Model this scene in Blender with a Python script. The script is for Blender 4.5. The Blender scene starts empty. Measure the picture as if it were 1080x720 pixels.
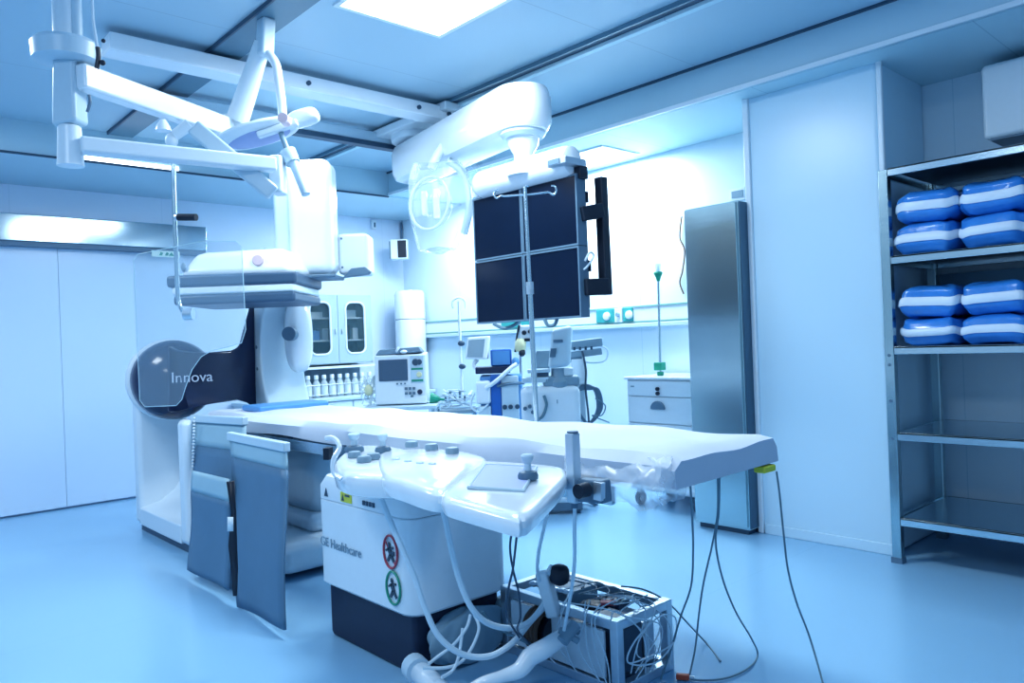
import bpy, bmesh, math, random
from mathutils import Vector, Matrix
R = random.Random(7)
SC = bpy.context.scene
COL = SC.collection
PI = math.pi
YAW = 0.83094          # heading of the camera; devices turned to the table share it

# ------------------------------------------------------------------ materials
def nodes(name):
    m = bpy.data.materials.new(name); m.use_nodes = True
    nt = m.node_tree; b = nt.nodes['Principled BSDF']
    return m, nt, b
def mat(name, col, rough=.4, metal=0, bump=0, scale=40, var=.04, spec=.5, coat=0, stretch=None, emit=0):
    m, nt, b = nodes(name)
    L = nt.links
    tc = nt.nodes.new('ShaderNodeTexCoord'); mp = nt.nodes.new('ShaderNodeMapping')
    nz = nt.nodes.new('ShaderNodeTexNoise'); nz.inputs['Scale'].default_value = scale; nz.inputs['Detail'].default_value = 3
    L.new(tc.outputs['Object'], mp.inputs['Vector']); L.new(mp.outputs['Vector'], nz.inputs['Vector'])
    if stretch: mp.inputs['Scale'].default_value = stretch
    cr = nt.nodes.new('ShaderNodeMix'); cr.data_type = 'RGBA'
    cr.inputs['A'].default_value = (*[max(0, c*(1-var)) for c in col], 1)
    cr.inputs['B'].default_value = (*[min(1, c*(1+var)) for c in col], 1)
    L.new(nz.outputs['Fac'], cr.inputs['Factor']); L.new(cr.outputs['Result'], b.inputs['Base Color'])
    b.inputs['Roughness'].default_value = rough; b.inputs['Metallic'].default_value = metal
    b.inputs['Specular IOR Level'].default_value = spec; b.inputs['Coat Weight'].default_value = coat
    if bump:
        bp = nt.nodes.new('ShaderNodeBump'); bp.inputs['Strength'].default_value = bump; bp.inputs['Distance'].default_value = .01
        L.new(nz.outputs['Fac'], bp.inputs['Height']); L.new(bp.outputs['Normal'], b.inputs['Normal'])
    if emit:
        b.inputs['Emission Color'].default_value = (*col, 1); b.inputs['Emission Strength'].default_value = emit
    return m
def clear(name, col, alpha, rough=.05):
    """a see-through film: part transparent, part glossy coloured surface"""
    m, nt, b = nodes(name); L = nt.links
    b.inputs['Base Color'].default_value = (*col, 1); b.inputs['Roughness'].default_value = rough
    tr = nt.nodes.new('ShaderNodeBsdfTransparent'); mx = nt.nodes.new('ShaderNodeMixShader')
    lw = nt.nodes.new('ShaderNodeLayerWeight'); lw.inputs['Blend'].default_value = .25
    ma = nt.nodes.new('ShaderNodeMath'); ma.operation = 'MULTIPLY_ADD'; ma.use_clamp = True
    L.new(lw.outputs['Facing'], ma.inputs[0]); ma.inputs[1].default_value = .5; ma.inputs[2].default_value = alpha
    L.new(ma.outputs[0], mx.inputs[0]); L.new(tr.outputs[0], mx.inputs[1]); L.new(b.outputs[0], mx.inputs[2])
    L.new(mx.outputs[0], nt.nodes['Material Output'].inputs['Surface'])
    return m
def seamed(name, col, line, ax, size, off, width, rough, var=.03, nscale=1.2, coat=0):
    """flat panels with thin joints: ax = the object axes across which joints repeat"""
    m, nt, b = nodes(name); L = nt.links; n = nt.nodes
    tc = n.new('ShaderNodeTexCoord'); sp = n.new('ShaderNodeSeparateXYZ'); L.new(tc.outputs['Object'], sp.inputs[0])
    fac = None
    for a, s, o in zip(ax, size, off):
        ad = n.new('ShaderNodeMath'); ad.operation = 'ADD'; L.new(sp.outputs[a], ad.inputs[0]); ad.inputs[1].default_value = o + 100*s
        dv = n.new('ShaderNodeMath'); dv.operation = 'DIVIDE'; L.new(ad.outputs[0], dv.inputs[0]); dv.inputs[1].default_value = s
        fr = n.new('ShaderNodeMath'); fr.operation = 'FRACT'; L.new(dv.outputs[0], fr.inputs[0])
        lt = n.new('ShaderNodeMath'); lt.operation = 'LESS_THAN'; L.new(fr.outputs[0], lt.inputs[0]); lt.inputs[1].default_value = width/s
        if fac is None: fac = lt
        else:
            mxx = n.new('ShaderNodeMath'); mxx.operation = 'MAXIMUM'; L.new(fac.outputs[0], mxx.inputs[0]); L.new(lt.outputs[0], mxx.inputs[1]); fac = mxx
    nz = n.new('ShaderNodeTexNoise'); nz.inputs['Scale'].default_value = nscale; nz.inputs['Detail'].default_value = 4
    L.new(tc.outputs['Object'], nz.inputs['Vector'])
    c0 = n.new('ShaderNodeMix'); c0.data_type = 'RGBA'
    c0.inputs['A'].default_value = (*[c*(1-var) for c in col], 1); c0.inputs['B'].default_value = (*[min(1, c*(1+var)) for c in col], 1)
    L.new(nz.outputs['Fac'], c0.inputs['Factor'])
    c1 = n.new('ShaderNodeMix'); c1.data_type = 'RGBA'; c1.inputs['B'].default_value = (*line, 1)
    L.new(c0.outputs['Result'], c1.inputs['A'])
    if fac: L.new(fac.outputs[0], c1.inputs['Factor'])
    else: c1.inputs['Factor'].default_value = 0
    L.new(c1.outputs['Result'], b.inputs['Base Color'])
    b.inputs['Roughness'].default_value = rough; b.inputs['Coat Weight'].default_value = coat
    return m
def glow(name, col, st):
    m = mat(name, col, .5); b = m.node_tree.nodes['Principled BSDF']
    b.inputs['Emission Color'].default_value = (*col, 1); b.inputs['Emission Strength'].default_value = st
    return m
M = dict(
    floor=seamed('floor_vinyl', (.30,.55,.78), (.28,.52,.75), (0,), (1.8,), (.3,), .004, .25, .05, .8, .2),
    wall=seamed('wall_panel', (.66,.79,.95), (.58,.72,.88), (1,), (1.18,), (.0,), .005, .32),
    wallx=seamed('back_wall_panel', (.70,.85,.96), (.58,.76,.88), (0,), (1.18,), (.35,), .006, .32),
    pilaster=mat('pilaster_panel', (.58,.79,.93), .3, var=.02, scale=2),
    door=mat('door_leaf', (.64,.79,.96), .25, var=.02, scale=2),
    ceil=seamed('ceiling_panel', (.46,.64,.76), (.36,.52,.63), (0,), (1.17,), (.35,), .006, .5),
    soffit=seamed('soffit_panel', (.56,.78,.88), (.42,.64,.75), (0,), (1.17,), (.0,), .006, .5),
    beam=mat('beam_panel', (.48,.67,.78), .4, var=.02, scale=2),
    dark=mat('dark_track', (.05,.10,.16), .4),
    track=mat('grey_track', (.13,.25,.34), .4),
    white=mat('white_enamel', (.74,.84,.92), .3, var=.02),
    gloss=mat('gloss_white', (.80,.88,.95), .18, var=.015, coat=.4),
    cool=mat('cool_white_plastic', (.54,.69,.80), .35, var=.02),
    grey=mat('grey_plastic', (.24,.36,.46), .4),
    mid=mat('mid_grey_plastic', (.12,.21,.30), .45),
    slate=mat('slate_plastic', (.06,.12,.20), .4),
    doorgrey=mat('grey_door', (.40,.53,.62), .35),
    navy=mat('navy_gloss', (.012,.025,.075), .2, coat=.3),
    black=mat('black_plastic', (.015,.025,.045), .4),
    base=mat('black_base', (.015,.03,.07), .5, var=.1),
    screen=mat('dark_screen', (.006,.015,.04), .2, spec=.3, var=.2, scale=3),
    pane=mat('grey_screen', (.20,.32,.44), .2),
    touch=mat('lilac_screen', (.36,.45,.74), .5),
    steel=mat('brushed_steel', (.52,.66,.70), .24, 1, .25, 1.6, .06, stretch=(.6,.6,2.2)),
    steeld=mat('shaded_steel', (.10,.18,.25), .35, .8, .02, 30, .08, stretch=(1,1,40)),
    steelh=mat('polished_steel', (.66,.78,.84), .22, 1, .02, 30, .06, stretch=(1,40,40)),
    header=mat('satin_steel', (.50,.63,.70), .12, 1, 0, 20, .04, stretch=(40,1,1)),
    alu=mat('aluminium', (.62,.72,.80), .35, .8, var=.05),
    lead=mat('lead_vinyl', (.105,.215,.335), .5, bump=.15, scale=9, var=.06),
    leadlight=mat('pale_vinyl', (.36,.54,.64), .5, bump=.1, scale=9),
    sheet=mat('white_sheet', (.57,.64,.75), .65, bump=.9, scale=4, var=.04),
    film=clear('clear_film', (.75,.87,.98), .14, .1),
    drape=clear('milky_film', (.80,.90,.99), .26, .25),
    acryl=clear('clear_acrylic', (.62,.78,.90), .16, .06),
    glass=clear('cabinet_glass', (.08,.17,.22), .22, .05),
    bottle=clear('clear_bottle', (.80,.92,.98), .45, .1),
    rim=mat('acrylic_edge', (.60,.80,.88), .2),
    edge=mat('green_edge', (.20,.42,.42), .4),
    teal=mat('teal_panel', (.05,.38,.38), .4),
    green=mat('green_plastic', (.02,.32,.22), .4),
    signgreen=mat('pale_green_sign', (.78,.95,.86), .5),
    blue=mat('blue_enamel', (.03,.15,.50), .35),
    bluel=mat('light_blue_plastic', (.12,.34,.68), .4),
    pack=mat('blue_wrap', (.045,.26,.70), .25, coat=.35, bump=.4, scale=14, var=.2),
    band=mat('white_band', (.72,.83,.95), .4, bump=.15, scale=20),
    cable=mat('white_cable', (.66,.80,.90), .45),
    dcable=mat('slate_cable', (.15,.27,.35), .5),
    red=mat('red_print', (.45,.08,.12), .5),
    orange=mat('orange_plastic', (.60,.12,.07), .4),
    pinkish=mat('pale_pink_badge', (.78,.62,.68), .4),
    yellow=mat('yellow_label', (.62,.66,.08), .5),
    print_=mat('dark_print', (.05,.09,.14), .5),
    silver=mat('silver_print', (.55,.62,.74), .4),
    bag=mat('grey_bag', (.26,.40,.50), .55, bump=.5, scale=16, var=.12),
    brown=mat('brown_coil', (.13,.08,.06), .5),
    cream=mat('cream_plastic', (.72,.74,.50), .5),
    lamp=glow('panel_glow', (.93,.975,1), 6),
    strip=glow('strip_glow', (.88,.96,1), 4),
)

# ------------------------------------------------------------------ geometry helpers
def vec(p): return Vector(p)
class MB:
    """collects shapes, then links them as ONE mesh object; s scales every coordinate"""
    def __init__(self, s=1): self.bm = bmesh.new(); self.s = s
    def v(self, p): return self.bm.verts.new(Vector(p)*self.s)
    def face(self, vs):
        try: self.bm.faces.new(vs)
        except ValueError: pass
    def hull8(self, p):
        v = [self.v(q) for q in p]
        for f in ((0,3,2,1),(4,5,6,7),(0,1,5,4),(1,2,6,5),(2,3,7,6),(3,0,4,7)): self.face([v[i] for i in f])
        return self
    def box(self, x0, x1, y0, y1, z0, z1):
        return self.hull8([(x0,y0,z0),(x1,y0,z0),(x1,y1,z0),(x0,y1,z0),(x0,y0,z1),(x1,y0,z1),(x1,y1,z1),(x0,y1,z1)])
    def bar(self, a, b, w, h, up=(0,0,1)):
        a, b = vec(a), vec(b); d = (b-a).normalized(); s = d.cross(vec(up)).normalized()*w/2; u = s.cross(d).normalized()*h/2
        return self.hull8([a-s-u, a+s-u, b+s-u, b-s-u, a-s+u, a+s+u, b+s+u, b-s+u])
    def prism(self, pts, ext):
        pts = [vec(p) for p in pts]; e = vec(ext)
        a = [self.v(p) for p in pts]; b = [self.v(p+e) for p in pts]; n = len(pts)
        self.face(a[::-1]); self.face(b)
        for i in range(n): self.face([a[i], a[(i+1) % n], b[(i+1) % n], b[i]])
        return self
    def sheet(self, rows):
        g = [[self.v(p) for p in r] for r in rows]
        for i in range(len(g)-1):
            for j in range(len(g[0])-1): self.face([g[i][j], g[i][j+1], g[i+1][j+1], g[i+1][j]])
        return self
    def rings(self, rs, caps=True, closed=False):
        g = [[self.v(p) for p in r] for r in rs]; n = len(g[0])
        for i in range(len(g)-(0 if closed else 1)):
            h = g[(i+1) % len(g)]
            for j in range(n): self.face([g[i][j], g[i][(j+1) % n], h[(j+1) % n], h[j]])
        if caps and not closed: self.face(g[0][::-1]); self.face(g[-1])
        return self
    def cyl(self, a, b, r, r2=None, n=20):
        return self.lathe(a, vec(b)-vec(a), [(0,r),(1,r if r2 is None else r2)], n)
    def lathe(self, o, axis, prof, n=24):
        """prof: (t along axis, radius)"""
        o, ax = vec(o), vec(axis); d = ax.normalized()
        s = d.orthogonal().normalized(); t = d.cross(s)
        return self.rings([[o+ax*k+(s*math.cos(2*PI*j/n)+t*math.sin(2*PI*j/n))*max(r,1e-5) for j in range(n)] for k, r in prof])
    def ell(self, c, r, n=20, m=12, e=1.0, rot=None):
        """(super)ellipsoid; e<1 is boxier"""
        f = lambda x: math.copysign(abs(x)**e, x)
        c = vec(c); rs = []
        for i in range(m+1):
            th = -PI/2+PI*i/m; cz, sz = f(math.cos(th)), f(math.sin(th))
            if i in (0, m): cz = 1e-4
            ring = []
            for j in range(n):
                p = vec((r[0]*cz*f(math.cos(2*PI*j/n)), r[1]*cz*f(math.sin(2*PI*j/n)), r[2]*sz))
                ring.append(c+(rot @ p if rot else p))
            rs.append(ring)
        return self.rings(rs)
    def tube(self, pts, r, n=8, smooth=True, k=8, closed=False):
        P = [vec(p) for p in pts]
        if smooth and len(P) > 2:
            Q = []; N = len(P)
            for i in range(N if closed else N-1):
                p0 = P[(i-1) % N] if closed else P[max(i-1,0)]; p1 = P[i]; p2 = P[(i+1) % N]; p3 = P[(i+2) % N] if closed else P[min(i+2,N-1)]
                for j in range(k):
                    t = j/k
                    Q.append(.5*((2*p1)+(p2-p0)*t+(2*p0-5*p1+4*p2-p3)*t*t+(3*p1-p0-3*p2+p3)*t**3))
            if not closed: Q.append(P[-1])
            P = Q
        N = len(P); rs = []; u = None
        for i in range(N):
            d = ((P[(i+1) % N]-P[i-1]) if closed else (P[min(i+1,N-1)]-P[max(i-1,0)])).normalized()
            u = d.orthogonal().normalized() if u is None else (u-d*u.dot(d)).normalized()
            w = d.cross(u)
            rr = r if not callable(r) else r(i/(N-1))
            rs.append([P[i]+(u*math.cos(2*PI*j/n)+w*math.sin(2*PI*j/n))*rr for j in range(n)])
        return self.rings(rs, closed=closed)
    def build(self, name, m, parent=None, bevel=0, seg=2, local=False, smooth=True, kind=None, label=None, solid=0, sub=0):
        bm = self.bm
        bmesh.ops.recalc_face_normals(bm, faces=bm.faces)
        me = bpy.data.meshes.new(name)
        if parent is not None and not local:
            inv = WORLD[parent.name].inverted()
            bm.transform(inv)
        bm.to_mesh(me); bm.free()
        me.materials.append(M[m] if isinstance(m, str) else m)
        o = bpy.data.objects.new(name, me); COL.objects.link(o)
        if parent is not None: o.parent = parent; WORLD[o.name] = WORLD[parent.name].copy()
        else: WORLD[o.name] = Matrix.Identity(4)
        if smooth:
            for p in me.polygons: p.use_smooth = True
            try: me.set_sharp_from_angle(angle=math.radians(38))
            except Exception: pass
        if solid:
            k = o.modifiers.new('thick', 'SOLIDIFY'); k.thickness = solid; k.offset = 0
        if sub:
            k = o.modifiers.new('sub', 'SUBSURF'); k.levels = sub; k.render_levels = sub
        if bevel:
            k = o.modifiers.new('bev', 'BEVEL'); k.width = bevel; k.segments = seg; k.limit_method = 'ANGLE'; k.angle_limit = math.radians(40); k.harden_normals = True
        if kind: o['kind'] = kind
        if label: o['label'] = label
        return o
WORLD = {}
def thing(name, label, cat, loc=(0,0,0), rz=0, group=None):
    o = bpy.data.objects.new(name, None); COL.objects.link(o); o.empty_display_size = .1
    o.location = loc; o.rotation_euler = (0,0,rz); o['label'] = label; o['category'] = cat
    if group: o['group'] = group
    WORLD[o.name] = Matrix.Translation(loc) @ Matrix.Rotation(rz, 4, 'Z')
    return o
def tag(o, label, cat, group=None):
    o['label'] = label; o['category'] = cat
    if group: o['group'] = group
    return o
def struct(name, mb, m, **k): return mb.build(name, m, kind='structure', **k)
def dup(root, loc=None, rz=None, label=None):
    """a copy of a thing with copies of its parts and sub-parts"""
    r = root.copy(); COL.objects.link(r)
    if loc: r.location = loc
    if rz is not None: r.rotation_euler = (0,0,rz)
    if label: r['label'] = label
    for ch in list(root.children):
        c = ch.copy(); COL.objects.link(c); c.parent = r
        for g in list(ch.children):
            d = g.copy(); COL.objects.link(d); d.parent = c
    return r
def text(s, size, origin, ux, uy, parent, name, m, lift=.002, depth=.0015, align='LEFT', thin=0):
    """flat lettering on a surface: ux along the line, uy up"""
    cu = bpy.data.curves.new(name, 'FONT'); cu.body = s; cu.size = size; cu.extrude = depth; cu.offset = thin; cu.align_x = align
    tmp = bpy.data.objects.new(name+'_tmp', cu); COL.objects.link(tmp)
    dg = bpy.context.evaluated_depsgraph_get(); me = bpy.data.meshes.new_from_object(tmp.evaluated_get(dg))
    bpy.data.objects.remove(tmp); bpy.data.curves.remove(cu)
    ux, uy = vec(ux).normalized(), vec(uy).normalized(); n = ux.cross(uy).normalized(); uy = n.cross(ux)
    mt = Matrix((ux, uy, n)).transposed().to_4x4(); mt.translation = vec(origin)+n*lift
    if parent is not None: mt = WORLD[parent.name].inverted() @ mt
    me.transform(mt); me.materials.clear(); me.materials.append(M[m])
    o = bpy.data.objects.new(name, me); COL.objects.link(o)
    if parent is not None: o.parent = parent; WORLD[o.name] = WORLD[parent.name].copy()
    return o
def catmull(pts, k=6):
    P = [vec(p) for p in pts]; Q = []
    for i in range(len(P)-1):
        p0, p1, p2, p3 = P[max(i-1,0)], P[i], P[i+1], P[min(i+2,len(P)-1)]
        for j in range(k):
            t = j/k; Q.append(.5*((2*p1)+(p2-p0)*t+(2*p0-5*p1+4*p2-p3)*t*t+(3*p1-p0-3*p2+p3)*t**3))
    return Q+[P[-1]]

# ------------------------------------------------------------------ the room
struct('floor', MB().box(-7.4,2.6,-3,5.1,-.1,0), 'floor', smooth=False)
struct('wall_left', MB().box(-7.4,-7.27,-3,5.1,0,3), 'wall', smooth=False)
struct('wall_back', MB().box(-7.27,2.6,4.99,5.1,0,3), 'wallx', smooth=False)
struct('wall_pilaster', MB().box(-2.49,-1.69,4.32,4.99,0,2.72), 'pilaster', bevel=.03, seg=4)
struct('trim_1', MB().box(-2.505,-2.465,4.30,4.33,0,2.72), 'white', bevel=.008)
struct('trim_2', MB().box(-1.70,-1.668,4.315,4.345,0,2.72), 'white', bevel=.01)
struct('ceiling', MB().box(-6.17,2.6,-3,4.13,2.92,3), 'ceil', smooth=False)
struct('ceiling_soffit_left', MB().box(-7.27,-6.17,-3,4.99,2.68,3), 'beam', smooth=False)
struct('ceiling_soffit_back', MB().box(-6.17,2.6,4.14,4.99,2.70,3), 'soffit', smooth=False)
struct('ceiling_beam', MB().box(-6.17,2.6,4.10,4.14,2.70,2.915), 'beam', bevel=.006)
struct('trim_3', MB().box(-6.17,2.6,4.088,4.10,2.695,2.72), 'white')  # white strip paints the highlight along the beam's lower edge
struct('trim_4', MB().box(-6.17,2.6,4.085,4.10,2.905,2.92), 'dark')
struct('trim_5', MB().box(-6.165,-6.15,-3,4.09,2.675,2.69), 'dark')
struct('trim_6', MB().box(-6.15,2.6,1.64,1.81,2.90,2.92), 'track', bevel=.004)
struct('trim_7', MB().box(-6.15,2.6,1.63,1.64,2.897,2.92), 'dark')
struct('trim_8', MB().box(-6.15,2.6,3.24,3.29,2.90,2.92), 'dark')
struct('trim_9', MB().box(-6.15,2.6,3.29,3.33,2.88,2.92), 'soffit', bevel=.004)
struct('trim_10', MB().box(-6.15,2.6,3.225,3.24,2.895,2.92), 'track')
struct('baseboard_left', MB().box(-7.27,-7.258,-3,4.99,0,.07), 'wall')
struct('baseboard_back', MB().box(-7.25,-2.5,4.975,4.99,0,.07), 'wall')
struct('baseboard_pilaster', MB().box(-2.46,-1.70,4.308,4.32,0,.06), 'pilaster', bevel=.004)
struct('baseboard_right', MB().box(-1.69,2.6,4.975,4.99,0,.07), 'wall')
d = struct('door_1', MB().box(-7.255,-7.215,-.1,1.50,.015,2.2), 'door', bevel=.004)
struct('door_2', MB().box(-7.257,-7.217,1.502,2.52,.015,2.2), 'door', bevel=.004)
h = MB(); h.box(-7.27,-7.10,-1.5,2.70,2.20,2.42)
struct('trim_11', h, 'header', bevel=.008)
struct('trim_12', MB().box(-7.27,-7.11,-1.5,2.69,2.165,2.198), 'mid')
o = MB().box(-6.17,-6.155,1.48,2.14,2.690,2.722).build('strip_light', 'strip')
tag(o, 'thin glowing strip light on the ceiling step above the sliding door', 'light')
t = thing('exit_sign', 'small pale green emergency exit sign below the end of the steel door track', 'sign', (-7.08,2.33,2.11))
q0, q1 = vec((-7.085,2.205,2.183)), vec((-7.085,2.446,2.110))
ya, yb, za, zb = q0.y, q1.y, q1.z+.012, q0.z-.006
MB().box(-7.10,-7.085,ya,yb,za,zb).build('sign_plate', 'signgreen', t, bevel=.004)
m = MB()                                       # running figure, arrow and door strokes
for k, y in enumerate((ya+.06,ya+.11)): m.prism([(-7.083,y,za+.012),(-7.083,y+.025,za+.012),(-7.083,y+.035,zb-.02),(-7.083,y+.015,zb-.012)], (.002,0,0))
m.prism([(-7.083,yb-.10,za+.012),(-7.083,yb-.05,za+.012),(-7.083,yb-.075,zb-.012)], (.002,0,0))
m.build('sign_print', 'green', t)
def ceiling_light(x0, x1, y0, y1, z, label):
    t = thing('ceiling_light', label, 'light', ((x0+x1)/2,(y0+y1)/2,z))
    f = MB(); w = .025
    f.box(x0-w,x1+w,y0-w,y0,z-.012,z); f.box(x0-w,x1+w,y1,y1+w,z-.012,z)
    f.box(x0-w,x0,y0,y1,z-.012,z); f.box(x1,x1+w,y0,y1,z-.012,z)
    f.build('frame', 'white', t); MB().box(x0,x1,y0,y1,z-.008,z).build('diffuser', 'lamp', t)
ceiling_light(-3.25,-2.66,1.92,2.52,2.92, 'bright square ceiling light panel at the top edge of the view')
ceiling_light(-4.35,-3.75,4.42,4.82,2.70, 'bright ceiling light panel on the lowered ceiling behind the monitors')

# ------------------------------------------------------------------ X-ray gantry
g = thing('xray_gantry', 'large white C-arm X-ray gantry with dark pivot arm at the head of the table', 'x-ray machine', (-5.2,2.1,0))
m = MB()                                            # hollowed pedestal: back, two cheeks, sloping sill
m.box(-5.92,-4.95,1.98,2.5,0,.72)
m.build('pedestal', 'cool', g, bevel=.05, seg=4)
m = MB(); m.box(-5.92,-5.80,1.66,2.02,.05,.98); m.build('cheek', 'white', g, bevel=.04, seg=4)
m = MB(); m.box(-5.0,-4.87,1.66,1.74,.05,.84); m.build('cheek', 'white', g, bevel=.04, seg=4)
m = MB(); m.prism([(-5.81,1.66,.05),(-5.81,2.0,.05),(-5.81,2.0,.42),(-5.81,1.9,.27),(-5.81,1.8,.2),(-5.81,1.66,.17)], (.82,0,0)); m.build('sill', 'white', g, bevel=.01)
MB().box(-5.88,-4.85,1.69,2.5,0,.06).build('plinth', 'dark', g)
m = MB(); m.box(-4.95,-3.86,1.80,2.55,.03,.20); m.build('foot', 'white', g, bevel=.06, seg=4)
n = vec((.97,-.25,0)).normalized(); b_ = vec((.674,.739,0)); pc = vec((-5.48,1.82,1.075))
m = MB(); m.lathe(pc-n*.20-b_*.02, n, [(0,.24),(.02,.275),(.12,.285),(.15,.275),(.16,.25)], 40); m.build('pivot_ring', 'white', g)
m = MB(); m.lathe(pc-n*.03, n, [(0,.274),(.04,.274),(.11,.256),(.17,.21),(.215,.14),(.235,.05),(.238,0)], 40); m.build('pivot_dome', 'navy', g)
P = [(-5.242,1.704,1.312), (-5.201,1.749,1.278), (-5.181,1.815,1.263), (-5.180,1.920,1.253), (-5.336,2.164,1.263), (-5.378,2.237,1.285), (-5.400,2.287,1.414), (-5.431,2.357,1.589), (-5.485,2.476,1.607), (-5.472,2.430,1.429), (-5.465,2.408,1.238), (-5.482,2.419,1.040), (-5.500,2.459,0.830), (-5.466,2.378,0.825), (-5.434,2.309,0.874), (-5.372,2.213,0.904), (-5.219,1.966,0.903), (-5.191,1.804,0.886), (-5.211,1.737,0.872), (-5.253,1.691,0.868)]
m = MB(); m.prism(P, (-.16,.10,0)); m.build('pivot_arm', 'navy', g, bevel=.02, seg=3)
b = vec((.674,.739,0))
a0 = vec((-5.211,1.708,1.065)); a1 = vec((-5.171,1.915,1.062))
text('Innova', .098, a0, a1-a0, (0,0,1), g, 'lettering', 'silver', lift=.012, depth=.004)
cx, cy0, cy1, cz, ro, ri = -4.63, 2.40, 2.74, 1.22, 1.0, .74
rs = []
for k in range(41):
    a = math.radians(128+(262-128)*k/40)
    c, s = math.cos(a), math.sin(a)
    rs.append([(cx+ro*c,cy0,cz+ro*s),(cx+ri*c,cy0,cz+ri*s),(cx+ri*c,cy1,cz+ri*s),(cx+ro*c,cy1,cz+ro*s)])
m = MB(); m.rings(rs); m.build('c_arc', 'cool', g, bevel=.02, seg=3)
m = MB()                                            # cover screws on the arc
for dx, dz in ((-.93,.06),(-.80,.06),(-.93,-.10),(-.80,-.10)):
    m.cyl((cx+dx,cy0-.004,cz+dz),(cx+dx,cy0+.01,cz+dz),.012)
m.build('cover_screws', 'mid', g)
m = MB(); m.ell((-5.211,2.627,1.352), (.085,.10,.27), e=.75); m.build('arc_carriage', 'gloss', g)
m = MB(); q = vec((-5.132,2.536,1.366)); m.cyl(q, q+vec((.05,-.05,0)), .05); m.build('carriage_port', 'mid', g)

S = 4.95/803
dl = (-4.805,2.079,1.556)
WD = Matrix.Translation(dl) @ Matrix.Rotation(YAW, 4, 'Z')
def place(mb): mb.bm.transform(WD); return mb
m = MB(S); m.hull8([(-60,-40,27),(62,-40,27),(66,55,27),(-56,55,27),(-44,-26,54),(48,-26,56),(52,45,56),(-38,45,54)])
place(m).build('detector_cover', 'gloss', g, bevel=.06, seg=5)
m = MB(S); m.box(-66,64,-45,60,17,29); place(m).build('detector_frame', 'slate', g, bevel=.02, seg=3)
m = MB(S); m.box(-62,61,-43,58,8.5,18); place(m).build('detector_body', 'white', g, bevel=.02, seg=3)
m = MB(S); m.box(-60,62,-44,59,-1,9); place(m).build('detector_bumper', 'slate', g, bevel=.02, seg=3)
m = MB(S); m.lathe((24,-36,42), (0,-1,-.0), [(0,6),(1,6),(2,5)], 20); place(m).build('badge', 'pinkish', g)
m = MB(S); m.lathe((-52,-34,38), (-.7,-.7,0), [(0,4.5),(1,4.5),(2.5,2)], 14); place(m).build('knob', 'grey', g)
m = MB(S); m.box(40,88,12,52,30,156); place(m).build('lift_column', 'gloss', g, bevel=.07, seg=6)
m = MB(S); m.box(22,46,22,60,32,152); place(m).build('column_back', 'cool', g, bevel=.04, seg=4)
m = MB(S); m.box(44,91,8,54,26,30); place(m).build('column_base', 'mid', g, bevel=.01)
m = MB(S); m.box(86,120,44,84,32,78); place(m).build('carriage_cover', 'white', g, bevel=.03, seg=3)
m = MB(S); m.prism([(92,38,28),(120,38,31),(123,38,34),(117,38,39),(102,38,38)], (0,10,0)); place(m).build('sensor', 'mid', g, bevel=.005)
m = MB(S)
for z in (40,72): m.cyl((91,43,z),(91,44.5,z),1.2)
place(m).build('cover_screws', 'mid', g)
m = MB(); m.box(-4.62,-4.02,2.08,2.5,.26,.66); m.build('tube_housing', 'cool', g, bevel=.12, seg=6)
m = MB(); m.box(-4.5,-4.0,2.05,2.5,.19,.30); m.build('tube_base', 'white', g, bevel=.05, seg=4)

# ------------------------------------------------------------------ patient table
t = thing('patient_table', 'white examination table pedestal on a black plinth carrying the long tabletop', 'table', (-2.7,1.85,0))
m = MB(); m.box(-3.03,-2.385,1.625,2.05,0,.27); pl = m.build('plinth', 'base', t, bevel=.02)
def plan(e, n=8):      # rounded rectangle of the housing, e = inset
    x0, x1, y0, y1 = -3.06+e, -2.34-e, 1.59+e, 2.08-e; r = .07; out = []
    for cx_, cy_, a0 in ((x1-r,y0+r,-90),(x1-r,y1-r,0),(x0+r,y1-r,90),(x0+r,y0+r,180)):
        for k in range(n+1):
            a = math.radians(a0+90*k/n); out.append((cx_+r*math.cos(a), cy_+r*math.sin(a)))
    return out
def zlow(x, y): return .235+.0*(x+3.06)
p0 = plan(0)
rs = [[(x,y,zlow(x,y)) for x,y in plan(.012)], [(x,y,zlow(x,y)+.012) for x,y in p0], [(x,y,.598) for x,y in p0], [(x,y,.603) for x,y in plan(.004)]]
m = MB(); m.rings(rs); m.build('housing', 'white', t)
m = MB(); m.rings([[(x,y,.606) for x,y in plan(.0)],[(x,y,.66) for x,y in plan(0)],[(x,y,.70) for x,y in plan(.02)],[(x,y,.71) for x,y in plan(.06)]]); m.build('top_cover', 'white', t)
m = MB(); m.rings([[(x,y,.599) for x,y in plan(.008)],[(x,y,.610) for x,y in plan(.008)]]); m.build('cover_joint', 'dark', t)
MB().box(-4.15,-1.85,2.0,2.45,.70,.765).build('carriage_beam', 'cool', t, bevel=.02)
MB().box(-4.93,-1.43,1.955,2.52,.768,.79).build('tabletop', 'navy', t, bevel=.015)
m = MB(); m.bar((-4.15,1.90,.735),(-1.62,1.90,.735),.022,.06); m.build('side_rail', 'steelh', t, bevel=.004)
m = MB(); m.bar((-4.15,2.55,.735),(-1.62,2.55,.735),.022,.06); m.build('side_rail', 'steelh', t, bevel=.004)
m = MB()
for x in (-4.1,-3.5,-2.9,-2.3,-1.9):
    m.bar((x,1.90,.735),(x,2.02,.735),.03,.03); m.bar((x,2.43,.735),(x,2.55,.735),.03,.03)
m.build('rail_brackets', 'mid', t)
m = MB(); m.box(-4.92,-4.15,1.90,2.50,.725,.768); m.build('head_cradle', 'white', t, bevel=.02)
m = MB(); m.box(-1.43,-1.385,2.44,2.52,.752,.776); m.build('end_clip', 'yellow', t, bevel=.006)
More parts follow.
